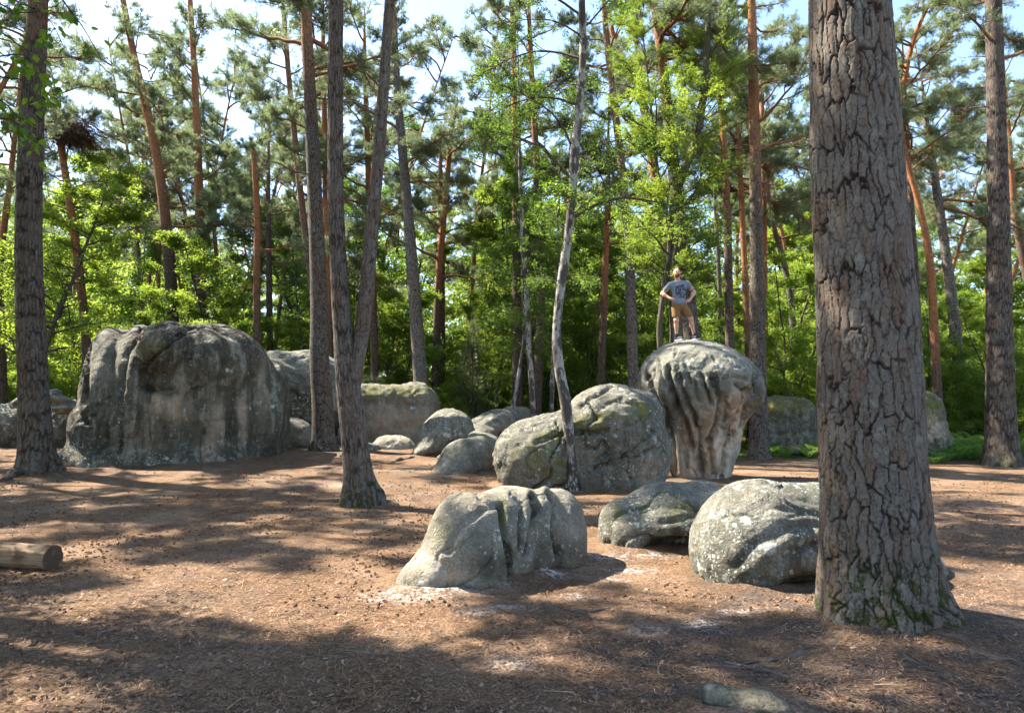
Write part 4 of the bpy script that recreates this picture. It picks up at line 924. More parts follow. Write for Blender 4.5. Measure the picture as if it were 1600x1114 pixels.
# birches and the oak
Yk = gY(893, 768)
tree('birch', 'leaning white birch with black scarred bark in front of the slanting cracked boulder', Yk,
     [(895, 774, 22.0), (894, 740, 17.6), (890, 690, 16.7), (884, 630, 18.5), (873, 570, 15.8), (870, 510, 14.1), (879, 430, 15.0), (886, 380, 13.2), (893, 320, 13.2), (898, 240, 15.0), (905, 170, 12.3), (911, 80, 11.4), (909, 0, 10.6)], 15, 'birch', 26, 200,
     crown=(5.2, None, 24), dead=(20, 21, 0), moss=0.9, flare=0.30, seed=40, lsc=1.15, rough=0.09, mossh=1.3,
     sub=[(6.9, 2.9, 0.9, 1.0, 'B0'), (5.2, 2.6, 0.5, 0.8, 'B1'), (5.6, 0.3, 0.3, 0.8, 'B1'), (4.2, 3.4, 0.2, 0.7, 'B3'), (4.4, 0.2, 0.1, 0.7, 'B3')])
tree('birch', 'slim white birch stem behind the slanting cracked boulder, leaves hanging low', 24.0,
     [(833, 650, 9), (830, 590, 9), (825, 510, 9), (820, 420, 8), (815, 330, 7), (812, 240, 6)], 15, 'birch', 12, 90, crown=(5.2, None, 24), dead=(30, 31, 0), flare=0.2, seed=41, rough=0.06, lsc=0.95)
tree('birch', 'very thin pale birch stem between the leaning white birch and the thin red pine', 26.0,
     [(862, 640, 7), (864, 560, 7), (869, 480, 6), (872, 400, 6)], 12, 'birch', 10, 70, crown=(5.5, None, 16), dead=(30, 31, 0), flare=0.2, seed=42, lsc=0.8)
tree('oak', 'crooked dark oak with mossy stems and dense leaves behind the man', 20.0,
     [(1056, 580, 20), (1056, 500, 19), (1053, 430, 18), (1058, 370, 17), (1054, 320, 16), (1066, 270, 16), (1086, 225, 14), (1098, 160, 12), (1104, 80, 10), (1108, 0, 8)], 15, 'dark', 18, 140,
     crown=(4.6, None, 34), dead=(30, 31, 0), flare=0.2, seed=43, rough=0.10, lsc=0.95,
     stems=[[(1052, 600, 10), (1036, 560, 10), (1030, 520, 9), (1034, 480, 9), (1041, 430, 8), (1046, 380, 7), (1040, 330, 6), (1028, 270, 5)]])
print('trees', time.time()-T0)

# ------------------------------------------------------------------ whole-tree models for the wood behind
def leafy_tree(name, seed, H, r0, h0, spread, nl, size, bark, leafmat, layered=0.5, stems=1, droop=0.02):
    rs = np.random.default_rng(seed); tr = Acc(); wood = Acc(); pts = []
    for sidx in range(stems):
        lean = rs.normal(0, 0.08 if stems == 1 else 0.25, 2)
        ax = curve_from((rs.normal(0, .1)*(stems > 1), rs.normal(0, .1)*(stems > 1), -0.15), (lean[0], lean[1], 1), H*rs.uniform(0.85, 1.0), 14, rs, 0.05, 0, 0.03)
        rr = np.linspace(r0, 0.012, 14); V, F = tube(ax, rr, 9)
        a = np.tile(np.arange(9)*2*np.pi/9, 14); sl_ = np.repeat(seglen(ax), 9)
        co = np.stack([np.cos(a)*np.repeat(rr, 9), np.sin(a)*np.repeat(rr, 9), sl_], -1); co = np.vstack([co, co[-1:]])
        tr.add(V, F, bco=co, up=np.zeros(len(V)), moss=np.zeros(len(V)))
        nlimb = int((H-h0)*3.0/stems)+4; 
        for k in range(nlimb):
            f = (k+rs.uniform())/nlimb; z = h0+(H*0.97-h0)*f; t = np.clip((z+0.15)/H*13, 0, 12.9); i = int(t); b = ax[i]+(ax[i+1]-ax[i])*(t-i)
            az = rs.uniform(0, 6.283); L = spread*(1.0-0.72*f**1.4)*rs.uniform(0.65, 1.1)
            mn = curve_from(b, (math.cos(az), math.sin(az), rs.uniform(0.15, 0.7)), L, 7, rs, 0.12, droop+0.02)
            V, F = tube(mn, np.linspace(r0*0.33*(1-0.6*f)+0.006, 0.006, 7), 4, False); wood.add(V, F)
            for q in range(7):
                t2 = rs.uniform(0.2, 1.0); i2 = min(int(t2*6), 5); b2 = mn[i2]+(mn[i2+1]-mn[i2])*(t2*6-i2)
                d = rs.normal(0, 0.7, 3)+(mn[i2+1]-mn[i2])/np.linalg.norm(mn[i2+1]-mn[i2]); d[2] *= 1-layered; d[2] -= droop*3
                sb = curve_from(b2, d, L*rs.uniform(0.25, 0.45), 5, rs, 0.15, droop)
                V, F = tube(sb, np.linspace(0.010, 0.004, 5), 3, False); wood.add(V, F)
                per = max(3, int(nl/(nlimb*stems*7)))
                tt = rs.uniform(0.1, 1.08, per)*4; i3 = np.minimum(tt.astype(int), 3); bp = sb[i3]+(sb[i3+1]-sb[i3])*(tt-i3)[:, None]
                pts.append(bp+rs.normal(0, 0.13, (per, 3))*np.array([1, 1, 1-0.75*layered]))
    lv = leaves(np.concatenate(pts), rs, size, 0.75)
    root = bpy.data.objects.new(name, None); COL.objects.link(root)
    t = obj('trunk', tr.build('trunk', M[bark]), root); kid(root, t)
    b = obj('branches', wood.build('branches', M['branch_dark']), root, kind='stuff'); kid(root, b)
    c = obj('crown', mesh('crown', lv[0], [lv[1]], M[leafmat], False, {'lv': lv[2]}), root, kind='stuff'); kid(root, c)
    return root
def conifer(name, seed, H, r0, spread, mat, bare=0.0):
    """young pine: whorls of needled twigs"""
    rs = np.random.default_rng(seed); wood = Acc(); Pn, Dn = [], []
    ax = curve_from((0, 0, -0.1), (0, 0, 1), H, 10, rs, 0.03)
    V, F = tube(ax, np.linspace(r0, 0.008, 10), 7); co = np.zeros((len(V), 3)); co[:, 2] = V[:, 2]; co[:, 0] = V[:, 0]; co[:, 1] = V[:, 1]
    tr = Acc(); tr.add(V, F, bco=co, up=np.full(len(V), 0.2), moss=np.zeros(len(V)))
    nw = int(H*4.5)
    for k in range(nw):
        z = H*(bare+(0.99-bare)*(k+0.5)/nw); f = (z/H-bare)/(1-bare); L = spread*(1-f)**0.85*rs.uniform(0.85, 1.1)+0.12
        i = min(int(z/H*9), 8); b = ax[i]+(ax[i+1]-ax[i])*(z/H*9-i)
        for q in range(6):
            az = q*1.047+k*0.6+rs.normal(0, 0.15)
            mn = curve_from(b, (math.cos(az), math.sin(az), 0.25+0.5*f), L, 5, rs, 0.1, 0.0, 0.1)
            V, F = tube(mn, np.linspace(0.012, 0.004, 5), 3, False); wood.add(V, F)
            m = int(14*L)+5
            t = rs.uniform(0.15, 1.0, m)*4; i3 = np.minimum(t.astype(int), 3); bp = mn[i3]+(mn[i3+1]-mn[i3])*(t-i3)[:, None]
            dd = (mn[-1]-mn[0])/L+rs.normal(0, 0.5, (m, 3)); dd /= np.linalg.norm(dd, axis=1)[:, None]
            Pn.append(bp+dd*rs.uniform(0, 0.16, (m, 1))); Dn.append(dd)
    nd = needle_shoots(np.concatenate(Pn), np.concatenate(Dn), rs, 8, 0.09, 0.010)
    root = bpy.data.objects.new(name, None); COL.objects.link(root)
    for n_, me in (('trunk', tr.build('trunk', M['pine_red'])), ('branches', wood.build('branches', M['branch_dead']))): kid(root, obj(n_, me, root))
    kid(root, obj('needles', mesh('needles', nd[0], [nd[1]], M[mat], False, {'lv': nd[2]}), root, kind='stuff'))
    return root
def far_pine(name, seed, H, r0):
    rs = np.random.default_rng(seed); ax = curve_from((0, 0, -0.2), (rs.normal(0, .06), rs.normal(0, .06), 1), H, 24, rs, 0.02)
    rad = np.linspace(r0, 0.02, 24)
    root = bpy.data.objects.new(name, None); COL.objects.link(root)
    V, F, A = trunk_mesh(ax, rad, 10, 60, seed, 0, 0.2, (4, 11))
    kid(root, obj('trunk', mesh('trunk', V, F, M['pine_red'], True, A), root))
    w = Acc(); VN, FN, LN, n0 = [], [], [], 0
    for k in range(20):
        f = k/20; z = H*(0.5+0.48*f); c = np.array([np.interp(z, ax[:, 2], ax[:, i]) for i in range(3)])
        wood, nd = pine_limb(seed*50+k, rs.uniform(2.0, 3.0)*(1.1-0.6*f), .045, True, 0.15+0.5*f, 0.7)
        Rm = np.array(Matrix.Rotation(rs.uniform(0, 6.283), 3, 'Z'))
        Vw = np.concatenate(wood.V)@Rm.T+c
        w.add(Vw, [np.concatenate(q) for q in wood.F.values()])
        VN.append(nd[0]@Rm.T+c); FN.append(nd[1]+n0); LN.append(nd[2]); n0 += len(nd[0])
    kid(root, obj('branches', w.build('branches', M['branch_red']), root))
    kid(root, obj('needles', mesh('needles', np.concatenate(VN), [np.concatenate(FN)], M['needle'], False, {'lv': np.concatenate(LN)}), root, kind='stuff'))
    return root
PROT = {
 'beech1': leafy_tree('beech_tree', 101, 10.0, .11, 1.6, 3.2, 19000, .115, 'dark', 'leaf', 0.6),
 'beech2': leafy_tree('beech_tree', 102, 12.5, .13, 2.6, 3.4, 20000, .12, 'dark', 'leaf', 0.5),
 'bright': leafy_tree('leafy_bush', 103, 7.0, .06, 0.5, 2.4, 21000, .078, 'dark', 'leaf_bright', 0.45, 3),
 'bush': leafy_tree('leafy_bush', 104, 3.6, .04, 0.3, 1.6, 10000, .085, 'dark', 'leaf_bright', 0.5, 4),
 'birch': leafy_tree('birch_tree', 105, 14.0, .09, 4.0, 2.3, 15000, .085, 'birch', 'leaf_birch', 0.1, 1, 0.09),
 'spruce': conifer('young_pine', 106, 5.2, .06, 1.25, 'needle_pale', 0.1),
 'pinelet': conifer('young_pine', 107, 1.7, .025, 0.55, 'needle_pale', 0.05),
 'pine1': far_pine('pine_tree', 108, 19, .17), 'pine2': far_pine('pine_tree', 109, 17, .14), 'pine3': far_pine('pine_tree', 110, 21, .19)}
ZONES = [(-60, 'outside the row of rocks past the reddish barked pine'), (110, 'behind the reddish barked pine'), (450, 'behind the huge streaked boulder'), (690, 'behind the flat topped block of rock'), (835, 'behind the beaked boulder'), (1000, 'behind the slanting cracked boulder'),
         (1200, 'behind the mushroom rock'), (1435, 'behind the thick near pine'), (1640, 'behind the ferns and the lichened pine'), (1e9, 'outside the row of rocks past the lichened pine')]
ZBASE = {'bright bushes behind the rocks': 'tall sunlit yellow green bush', 'low bushes round the clearing': 'low leafy bush at the clearing edge', 'bushes deep in the wood': 'leafy bush deep in the wood', 'broadleaf trees behind the rocks': 'round crowned broadleaf tree',
         'tall broadleaf trees behind the rocks': 'tall broadleaf tree', 'birches behind the rocks': 'slender airy birch', 'background pines': 'background pine with orange upper stem', 'shorter background pines': 'shorter slim background pine', 'tallest background pines': 'very tall thick background pine', 'broad pines behind the rocks': 'broad crowned pine'}
USED = set(); FIRST = {}
def place(key, x, y, sc, rz, label, group=None, cat='tree'):
    src = PROT[key]
    if key not in USED: USED.add(key); o = src
    else: o = copy_tree(src)
    for k_ in ('label', 'category', 'group'):
        if k_ in o: del o[k_]
    if group in ZBASE:                                         # say what it stands behind
        u = CX+FPX*x/y; z_ = next(t for lim, t in ZONES if u < lim)
        label = ZBASE[group]+' '+z_; group = group+', '+z_
    tag(o, label, cat, group); o.location = (x, y, gh(x, y)); o.rotation_euler = (0, 0, rz); o.scale = (sc,)*3
    return o
def at(px, Y): return P(px, 640, Y)[0]
rb = np.random.default_rng(55)
# trees one can point to
place('spruce', at(735, 30.5), 30.5, 1.0, 0.4, 'young pale green pine in the gap behind the beaked boulder')
place('spruce', at(905, 31), 31, 0.62, 1.4, 'small pale green pine behind the top of the slanting cracked boulder')
place('pinelet', at(578, 26.8), 26.8, 1.5, 0.0, 'tiny pale pine sapling peeking over the flat topped block of rock')
place('pinelet', at(606, 27.5), 27.5, 1.0, 2.0, 'tiny pale pine sapling close behind the middle of the flat topped block')
bright = [(170, 30), (290, 31), (345, 33.5), (232, 36), (1150, 36), (1108, 31), (1210, 38), (480, 37), (760, 38), (640, 40), (1135, 29), (90, 32), (410, 34), (560, 35), (700, 35), (850, 37), (960, 35), (1040, 33), (1290, 34), (1440, 33), (1520, 35), (1590, 34), (10, 35), (310, 28.5), (1500, 27), (1570, 26.5), (1625, 28), (1455, 28.5), (890, 30.5), (990, 30), (620, 33), (745, 32), (1215, 30), (1255, 28.5), (30, 29.5)]
for px, Y in bright:
    place('bright', at(px, Y), Y, rb.uniform(0.85, 1.25)*(1 if Y > 29 else 0.8), rb.uniform(0, 6), 'tall sunlit yellow green bush at the edge of the wood behind the rocks', 'bright bushes behind the rocks', 'bush')
for px, Y, sc in [(1520, 26, 0.75), (1590, 27, 0.9), (1480, 29, 1.0), (1550, 31, 1.2), (1440, 30, 1.0), (1620, 24.5, 0.8), (1395, 31, 1.0), (1270, 31, 0.9), (1220, 32, 1.0), (1300, 34, 1.2), (720, 27.5, 0.35), (705, 29, 0.5), (690, 31, 0.7), (850, 30, 0.7), (760, 33, 0.8),
                  (20, 30, 1.0), (90, 28, 0.8), (60, 33, 1.2), (180, 29, 0.9), (540, 32, 0.9), (620, 31, 0.8), (460, 31, 0.8), (350, 29, 0.9), (975, 31, 0.7), (1000, 28, 0.8), (1060, 27, 0.9), (1110, 28, 0.8), (1165, 30, 0.9), (-60, 27, 1.0), (1660, 28, 1.2)]:
    place('bush', at(px, Y), Y, sc, rb.uniform(0, 6), 'low leafy bush in the undergrowth behind the clearing', 'low bushes round the clearing', 'bush')
for k in range(46):
    Y = rb.uniform(36, 62); place('bush', rb.uniform(-0.85, 0.85)*Y, Y, rb.uniform(1.1, 1.9), rb.uniform(0, 6), 'leafy bush deep in the wood beyond the clearing', 'bushes deep in the wood', 'bush')
for px, Y, sc in [(795, 24.5, 0.9), (845, 29, 1.0), (770, 33, 1.05), (930, 35, 1.0)]:
    place('birch', at(px, Y), Y, sc, rb.uniform(0, 6), 'light leafed birch among the pines behind the slanting cracked boulder', 'birches near the slanting boulder')
for px, Y, key, sc in [(345, 38, 'pine1', 1.25), (385, 43, 'pine3', 1.2), (225, 41, 'pine2', 1.4), (120, 37, 'pine3', 1.1), (735, 40, 'pine1', 1.2), (1250, 40, 'pine3', 1.15), (60, 42, 'pine1', 1.3), (1310, 44, 'pine2', 1.4), (290, 45, 'pine2', 1.5), (420, 40, 'pine2', 1.2), (1530, 40, 'pine1', 1.2)]:
    place(key, at(px, Y), Y, sc, rb.uniform(0, 6), 'broad crowned pine standing between the nearer pines behind the rocks', 'broad pines behind the rocks')
# the wood behind: trees only their place tells apart
spots = [(P(0, 640, 1)[0]*0+t.location[0], t.location[1]) for t in TREES]
def free(x, y, d):
    for a, b in spots:
        if (a-x)**2+(b-y)**2 < d*d: return False
    spots.append((x, y)); return True
LB = {'beech1': ('round crowned broadleaf tree in the wood behind the rocks', 'broadleaf trees behind the rocks'),
      'beech2': ('tall crowned broadleaf tree in the wood behind the rocks', 'tall broadleaf trees behind the rocks'),
      'birch': ('slender airy birch in the wood behind the rocks', 'birches behind the rocks'),
      'pine1': ('background pine of the wood with an orange upper stem', 'background pines'), 'pine2': ('shorter background pine of the wood with a slim stem', 'shorter background pines'), 'pine3': ('tallest background pine of the wood with a thick stem', 'tallest background pines')}
cnt = {}
for ring, (y0, y1, n, keys) in enumerate([(30, 40, 24, ['beech1', 'birch', 'beech1', 'beech2', 'birch']), (38, 54, 42, ['beech2', 'pine1', 'beech1', 'pine3', 'beech2', 'birch']), (50, 80, 84, ['beech2', 'pine3', 'beech2', 'pine1', 'beech1', 'beech2'])]):
    tries = 0; k = 0
    while k < n and tries < 2000:
        tries += 1
        y = rb.uniform(y0, y1); x = rb.uniform(-0.95, 0.95)*y
        if not free(x, y, 2.1): continue
        key = keys[k % len(keys)]
        place(key, x, y, rb.uniform(0.85, 1.2)*(1.15 if 'pine' in key else (1.0 if y < 44 else 1.55)), rb.uniform(0, 6.28), *LB[key]); k += 1
# pines beside the clearing, outside the picture: they throw the dappled shade
for k, (x, y, key, sc) in enumerate([(-9.9, 7.4, 'pine1', 1.0), (-7.7, 6.8, 'pine2', 1.0), (-15.5, 17.5, 'pine3', 1.0), (-14.2, 16.4, 'pine2', 1.0), (-18.6, 18.4, 'pine1', 1.0), (-10.0, 3.0, 'pine2', 1.0), (-18.0, 10.0, 'pine3', 0.9), (-15, 4.5, 'pine1', 1.0), (-7.2, -0.5, 'pine2', 0.95), (-12.5, -3, 'pine3', 1.0), (-19, 19, 'pine1', 1.0), (-20, 26, 'pine3', 1.0), (-24, 15, 'pine2', 1.0), (-17, 0, 'pine2', 1), (-22.5, 5.5, 'pine3', 1)]):
    place(key, x, y, sc, k*1.3, 'pine standing beside the clearing away from the rocks', 'pines beside the clearing')
for k, (x, y, key, sc) in enumerate([(-9.0, 5.5, 'beech1', 0.9), (-12.0, 8.4, 'beech2', 1.0), (-8.6, 7.0, 'birch', 0.9), (-10.8, 6.6, 'birch', 0.9), (-14.5, 12.6, 'beech1', 1.0), (-6.8, 1.5, 'birch', 0.9), (-17, 23.5, 'beech2', 1.0), (-21, 30, 'beech1', 1.2), (20, 21, 'beech1', 1.0), (-17.5, 18.0, 'birch', 0.9)]):
    place(key, x, y, sc, k*2.0, 'broadleaf tree standing beside the clearing away from the rocks', 'broadleaf trees beside the clearing')
# far wood as one mass, and low green growth
def far_wood():
    rs = np.random.default_rng(9); pts = []; n = 42000
    th = rs.uniform(-0.85, 0.85, n); d = rs.uniform(78, 100, n); x = d*np.tan(th)*0.95; z = rs.uniform(0, 1, n)**1.1*24*(0.75+0.25*np.sin(th*23)+0.15*np.sin(th*61+1))
    p = np.stack([x, d, z+gh_a(x, d)], -1)
    return leaves(p, rs, 0.7, 3.0)
q = far_wood(); obj('far_wood', mesh('far_wood', q[0], [q[1]], M['leaf'], False, {'lv': q[2]*0.4}), kind='stuff', label='far wood closing the view between the trunks', cat='wood')
def low_growth():
    rs = np.random.default_rng(19); n = 60000
    y = 24+rs.uniform(0, 1, n)**1.3*34; x = rs.uniform(-0.9, 0.9, n)*y
    p = np.stack([x, y, 0*x], -1); w = fbm(p*0.5, 3, 4); keep = (w > -0.1) & (y > 26.5+2*vnoise(p*0.3, 8)-2.5*(x > 4))
    p = p[keep]; w = w[keep]; p[:, 2] = gh_a(p[:, 0], p[:, 1])+rs.uniform(0, 1, len(p))*(0.25+0.5*w)
    return leaves(p, rs, 0.09, 0.6)
q = low_growth(); obj('low_growth', mesh('low_growth', q[0], [q[1]], M['leaf_bright'], False, {'lv': q[2]}), kind='stuff', label='low green plants covering the forest floor behind the rocks', cat='undergrowth')
print('wood', time.time()-T0)

# ------------------------------------------------------------------ ferns
def fern_parts(seed):
    rs = np.random.default_rng(seed); out = []
    for k in range(9):
        az = k*0.7+rs.normal(0, 0.2); L = rs.uniform(0.55, 0.85)
        ra = curve_from((0, 0, 0), (math.cos(az), math.sin(az), 1.5), L, 14, rs, 0.02, 0.075)
        a = Acc(); V, F = tube(ra, np.linspace(0.006, 0.002, 14), 3, False); a.add(V, F, lv=np.full(len(V), 0.2))
        for i in range(2, 14):
            d = ra[i]-ra[i-1]; d /= np.linalg.norm(d); s_ = np.cross(d, (0, 0, 1)); s_ /= np.linalg.norm(s_)+1e-9
            ln = 0.20*math.sin(math.pi*(0.12+0.86*(i/14)))**0.8*(1.1-0.5*i/14)+0.02
            for sg in (-1, 1):
                tip = ra[i]+s_*sg*ln+d*ln*0.35-np.array([0, 0, 0.05*ln])
                m1 = ra[i]+(tip-ra[i])*0.4+d*0.022; m2 = ra[i]+(tip-ra[i])*0.4-d*0.022
                a.add([ra[i], m1, tip, m2], np.array([[0, 1, 2], [0, 2, 3]]), lv=np.full(4, rs.uniform(0.1, 1)))
        out.append(a.build('frond', M['fern'], False))
    return out
FP = fern_parts(5)
def fern(x, y, sc, rz, label, group):
    o = empty('fern', (x, y, gh(x, y)-0.02), label, 'fern', group); o.rotation_euler = (0, 0, rz); o.scale = (sc*1.35,)*3
    for me in FP: obj('frond', me, o)
rf = np.random.default_rng(3)
for px, Y, sc in [(1490, 21.8, .9), (1515, 22.2, 1.0), (1540, 22.6, 1.0), (1470, 21.2, .7), (1530, 21.6, .7), (1500, 23.2, 1.2), (1475, 23.4, 1.2), (1590, 22.3, 1.0), (1610, 23, 1.1), (1550, 23.6, 1.3), (1580, 24, 1.3), (1455, 21.0, .5), (1625, 22, 1.2), (1520, 24, 1.4)]:
    fern(at(px, Y), Y, sc, rf.uniform(0, 6), 'green fern in the clump between the tall sloping boulder and the lichened pine', 'ferns at the clearing edge')
for px, Y, sc in [(1212, 23.6, .7), (1225, 23.3, .6), (1262, 23.0, .7), (1275, 23.4, .8), (1200, 24, .8), (1285, 24, .9)]:
    fern(at(px, Y), Y, sc, rf.uniform(0, 6), 'small fern at the foot of the blocky mossy boulder', 'ferns by the blocky boulder')
for px, Y, sc in [(735, 26.5, .8), (722, 27, .9), (745, 27.5, 1.0), (700, 26.5, .7)]:
    fern(at(px, Y), Y, sc, rf.uniform(0, 6), 'bright fern behind the beaked boulder', 'ferns behind the beaked boulder')

# ------------------------------------------------------------------ clump of dead twigs on the leaning thin pine
def twig_clump():
    rs = np.random.default_rng(71); a = Acc(); Y = 25.9; c = P(112, 215, Y)
    for k in range(1700):
        p0 = c+rs.normal(0, 1, 3)*np.array([0.50, 0.34, 0.24])+np.array([0.0, 0, 0.12])
        d = np.array([rs.uniform(0.1, 1.0), rs.normal(0, .5), rs.uniform(-0.9, 0.35)])*(1 if rs.uniform() < 0.75 else -1)
        q = curve_from(p0, d, rs.uniform(0.3, 0.85), 5, rs, 0.2, 0.08)
        V, F = tube(q, np.linspace(0.010, 0.004, 5), 3, False); a.add(V, F)
    b = c-np.array([0, 0, 0.5])
    obj('twig_clump', a.build('twig_clump', M['twig'], True, b), loc=b, label='tangled brown clump of dead twigs caught on the leaning thin red pine', cat='twigs')
M['twig'] = mat_branch('dead_twigs', (0.085, 0.05, 0.034))
twig_clump()

# ------------------------------------------------------------------ leafy tree overhanging from the left
def overhang():
    Y = 5.4; bx, by = -6.3, 5.6; base = np.array([bx, by, gh(bx, by)]); rs = np.random.default_rng(81)
    o = empty('birch_tree', base, 'birch reaching large green leaves across the top of the reddish barked pine', 'tree')
    ax = curve_from(base-np.array([0, 0, .1]), (0.03, 0, 1), 9.5, 12, rs, 0.03)
    V, F, A = trunk_mesh(ax, np.linspace(0.12, 0.02, 12), 12, 60, 5, 0, 0.3)
    obj('trunk', mesh('trunk', V-base, F, M['birch'], True, A), o)
    # leaf model: ovate, pointed, folded along the midrib
    prof = [(0, 0), (0.12, .30), (0.35, .40), (0.6, .30), (0.82, .13), (1.0, 0)]
    lv = [(x, 0, 0) for x, w in prof]+[(x, w, 0.10*w) for x, w in prof[1:-1]]+[(x, -w, 0.10*w) for x, w in prof[1:-1]]
    F_ = []
    m = len(prof)
    for i in range(m-1):
        L = lambda j: m+j-1 if 0 < j < m-1 else j
        Rr = lambda j: m+(m-2)+j-1 if 0 < j < m-1 else j
        for g, flip in ((L, False), (Rr, True)):
            f = [i, i+1, g(i+1), g(i)]; f = [x for n_, x in enumerate(f) if x not in f[:n_]]
            if flip: f = f[::-1]
            if len(f) == 3: F_.append(f)
            elif len(f) == 4: F_ += [[f[0], f[1], f[2]], [f[0], f[2], f[3]]]
    lm = [mesh('leaf', np.array(lv), [np.array(F_)], M['leaf_near'], False, {'lv': np.full(len(lv), v)}) for v in (0.1, 0.4, 0.7, 1.0)]
    spots_ = []
    W2 = Acc()
    main = [[(-260, 60), (-120, 30), (-20, 40), (50, 95), (66, 165)], [(-260, 60), (-140, 110), (-30, 140), (25, 180), (48, 236)], [(-260, 10), (-100, -30), (20, 0), (75, 30), (100, 75)], [(-240, 120), (-140, 200), (-50, 240), (8, 285)], [(-200, 160), (-100, 110), (-10, 90), (45, 90), (88, 140)], [(-60, -60), (60, -30), (120, 30), (158, 92)],
            [(-200, 90), (-80, 60), (5, 62), (60, 88)], [(-180, 200), (-60, 195), (5, 185), (38, 200)], [(-200, 120), (-80, 110), (-5, 120), (55, 130), (70, 158)], [(-160, 0), (-40, -10), (30, 20), (90, 10)]]
    zt = ax[:, 2]
    for mi, pl in enumerate(main):
        pts = [P(u, v, Y+0.25*math.sin(i*1.3+mi*2)) for i, (u, v) in enumerate(pl)]
        st = np.array([np.interp(pts[0][2]-0.3, zt, ax[:, 0]), np.interp(pts[0][2]-0.3, zt, ax[:, 1]), pts[0][2]-0.3])
        c = catmull([st]+pts, 24)
        V, F = tube(c, np.linspace(0.016, 0.0025, 24), 5); br = obj('branch', mesh('branch', V-base, F, M['branch_dark']), o)
        for k in range(22 if mi != 5 else 8):
            t = rs.uniform(0.55, 1.0); i = int(t*22.9); b = c[i]; d = rs.normal(0, 0.6, 3)+(c[i+1]-c[i])*6; d[2] -= 0.35
            tw = curve_from(b, d, rs.uniform(0.08, 0.24), 5, rs, 0.15, 0.06)
            V, F = tube(tw, np.linspace(0.003, 0.0012, 5), 3, False); W2.add(V, F)
            for q in range(3): spots_.append((tw[rs.integers(2, 5)], d))
        spots_.append((c[-1], c[-1]-c[-2]))
    obj('twigs', W2.build('twigs', M['branch_dark'], True, base), o, kind='stuff')
    far = Acc(); n = 0
    rs.shuffle(spots_)
    for p, d in spots_:
        d = np.array([d[0]*0.6+rs.normal(0, .4), d[1]*.6+rs.normal(0, .4), -abs(rs.normal(0.45, .3))]); d /= np.linalg.norm(d)
        if n < 290:
            lf = obj('leaf', lm[rs.integers(4)], o); lf.location = tuple(p-base)
            lf.rotation_mode = 'QUATERNION'
            lf.rotation_quaternion = Vector(d).to_track_quat('X', 'Z') @ Matrix.Rotation(rs.normal(0, .7), 3, 'X').to_quaternion()
            lf.scale = (rs.uniform(0.05, 0.085),)*3; n += 1
    # crown above, out of the picture
    pr = [BIRCHL[i] for i in (0, 2)]
    for k in range(14):
        z = base[2]+rs.uniform(5.6, 9.2); c = np.array([np.interp(z, ax[:, 2], ax[:, i]) for i in range(3)])
        put_limb(o, pr[k % 2], c, base, rs.uniform(1.5, 5.0), rs.uniform(0, .5), 0.8)
M['leaf_near'] = mat_leaf('near_leaves', (0.045, 0.12, 0.02), (0.22, 0.42, 0.03), 0.8, (1.5, 1.15, 0.6), 0.3, 0.5, 0.4)
overhang()
print('details', time.time()-T0)

# ------------------------------------------------------------------ log, roots, sticks
def mat_log(name, end=False):
    s = NT(name); co = s.attr('bco').outputs['Vector']
    if not end:
        g = s.noise(s.map(co, (30, 30, 1.6)), 1.0, 5, 0.6, 0.4); b = s.noise(co, 3, 4)
        c = s.mix(s.ramp(g, 0.3, 0.7), (0.12, 0.075, 0.042), (0.31, 0.21, 0.125)); c = s.mix(s.ramp(b, 0.45, 0.62, 0, 0.85), c, (0.13, 0.075, 0.04))
        c = s.mix(s.ramp(s.noise(s.map(co, (9, 9, 1.2)), 1, 3), 0.66, 0.70), c, (0.03, 0.02, 0.014))
        c = s.mix(s.attr('bark').outputs['Fac'], c, s.mix(s.noise(co, 30, 4), (0.045, 0.028, 0.018), (0.15, 0.085, 0.05)))
    else:
        r = s.n('ShaderNodeVectorMath', operation='LENGTH'); s.l(co, r.inputs[0])
        rg = s.n('ShaderNodeTexWave', wave_type='RINGS', rings_direction='SPHERICAL'); s.l(co, rg.inputs[0]); rg.inputs['Scale'].default_value = 26; rg.inputs['Distortion'].default_value = 1.5
        c = s.mix(rg.outputs['Fac'], (0.06, 0.038, 0.024), (0.125, 0.082, 0.052)); c = s.mix(s.ramp(s.noise(co, 9, 4), 0.55, 0.7, 0, 0.6), c, (0.20, 0.16, 0.12)); g = rg.outputs['Fac']
    return s.bsdf(c, 0.85, s.bump(g, 0.6, 0.01), 0.15)
M['log'] = mat_log('log_wood'); M['log_end'] = mat_log('log_end', True)
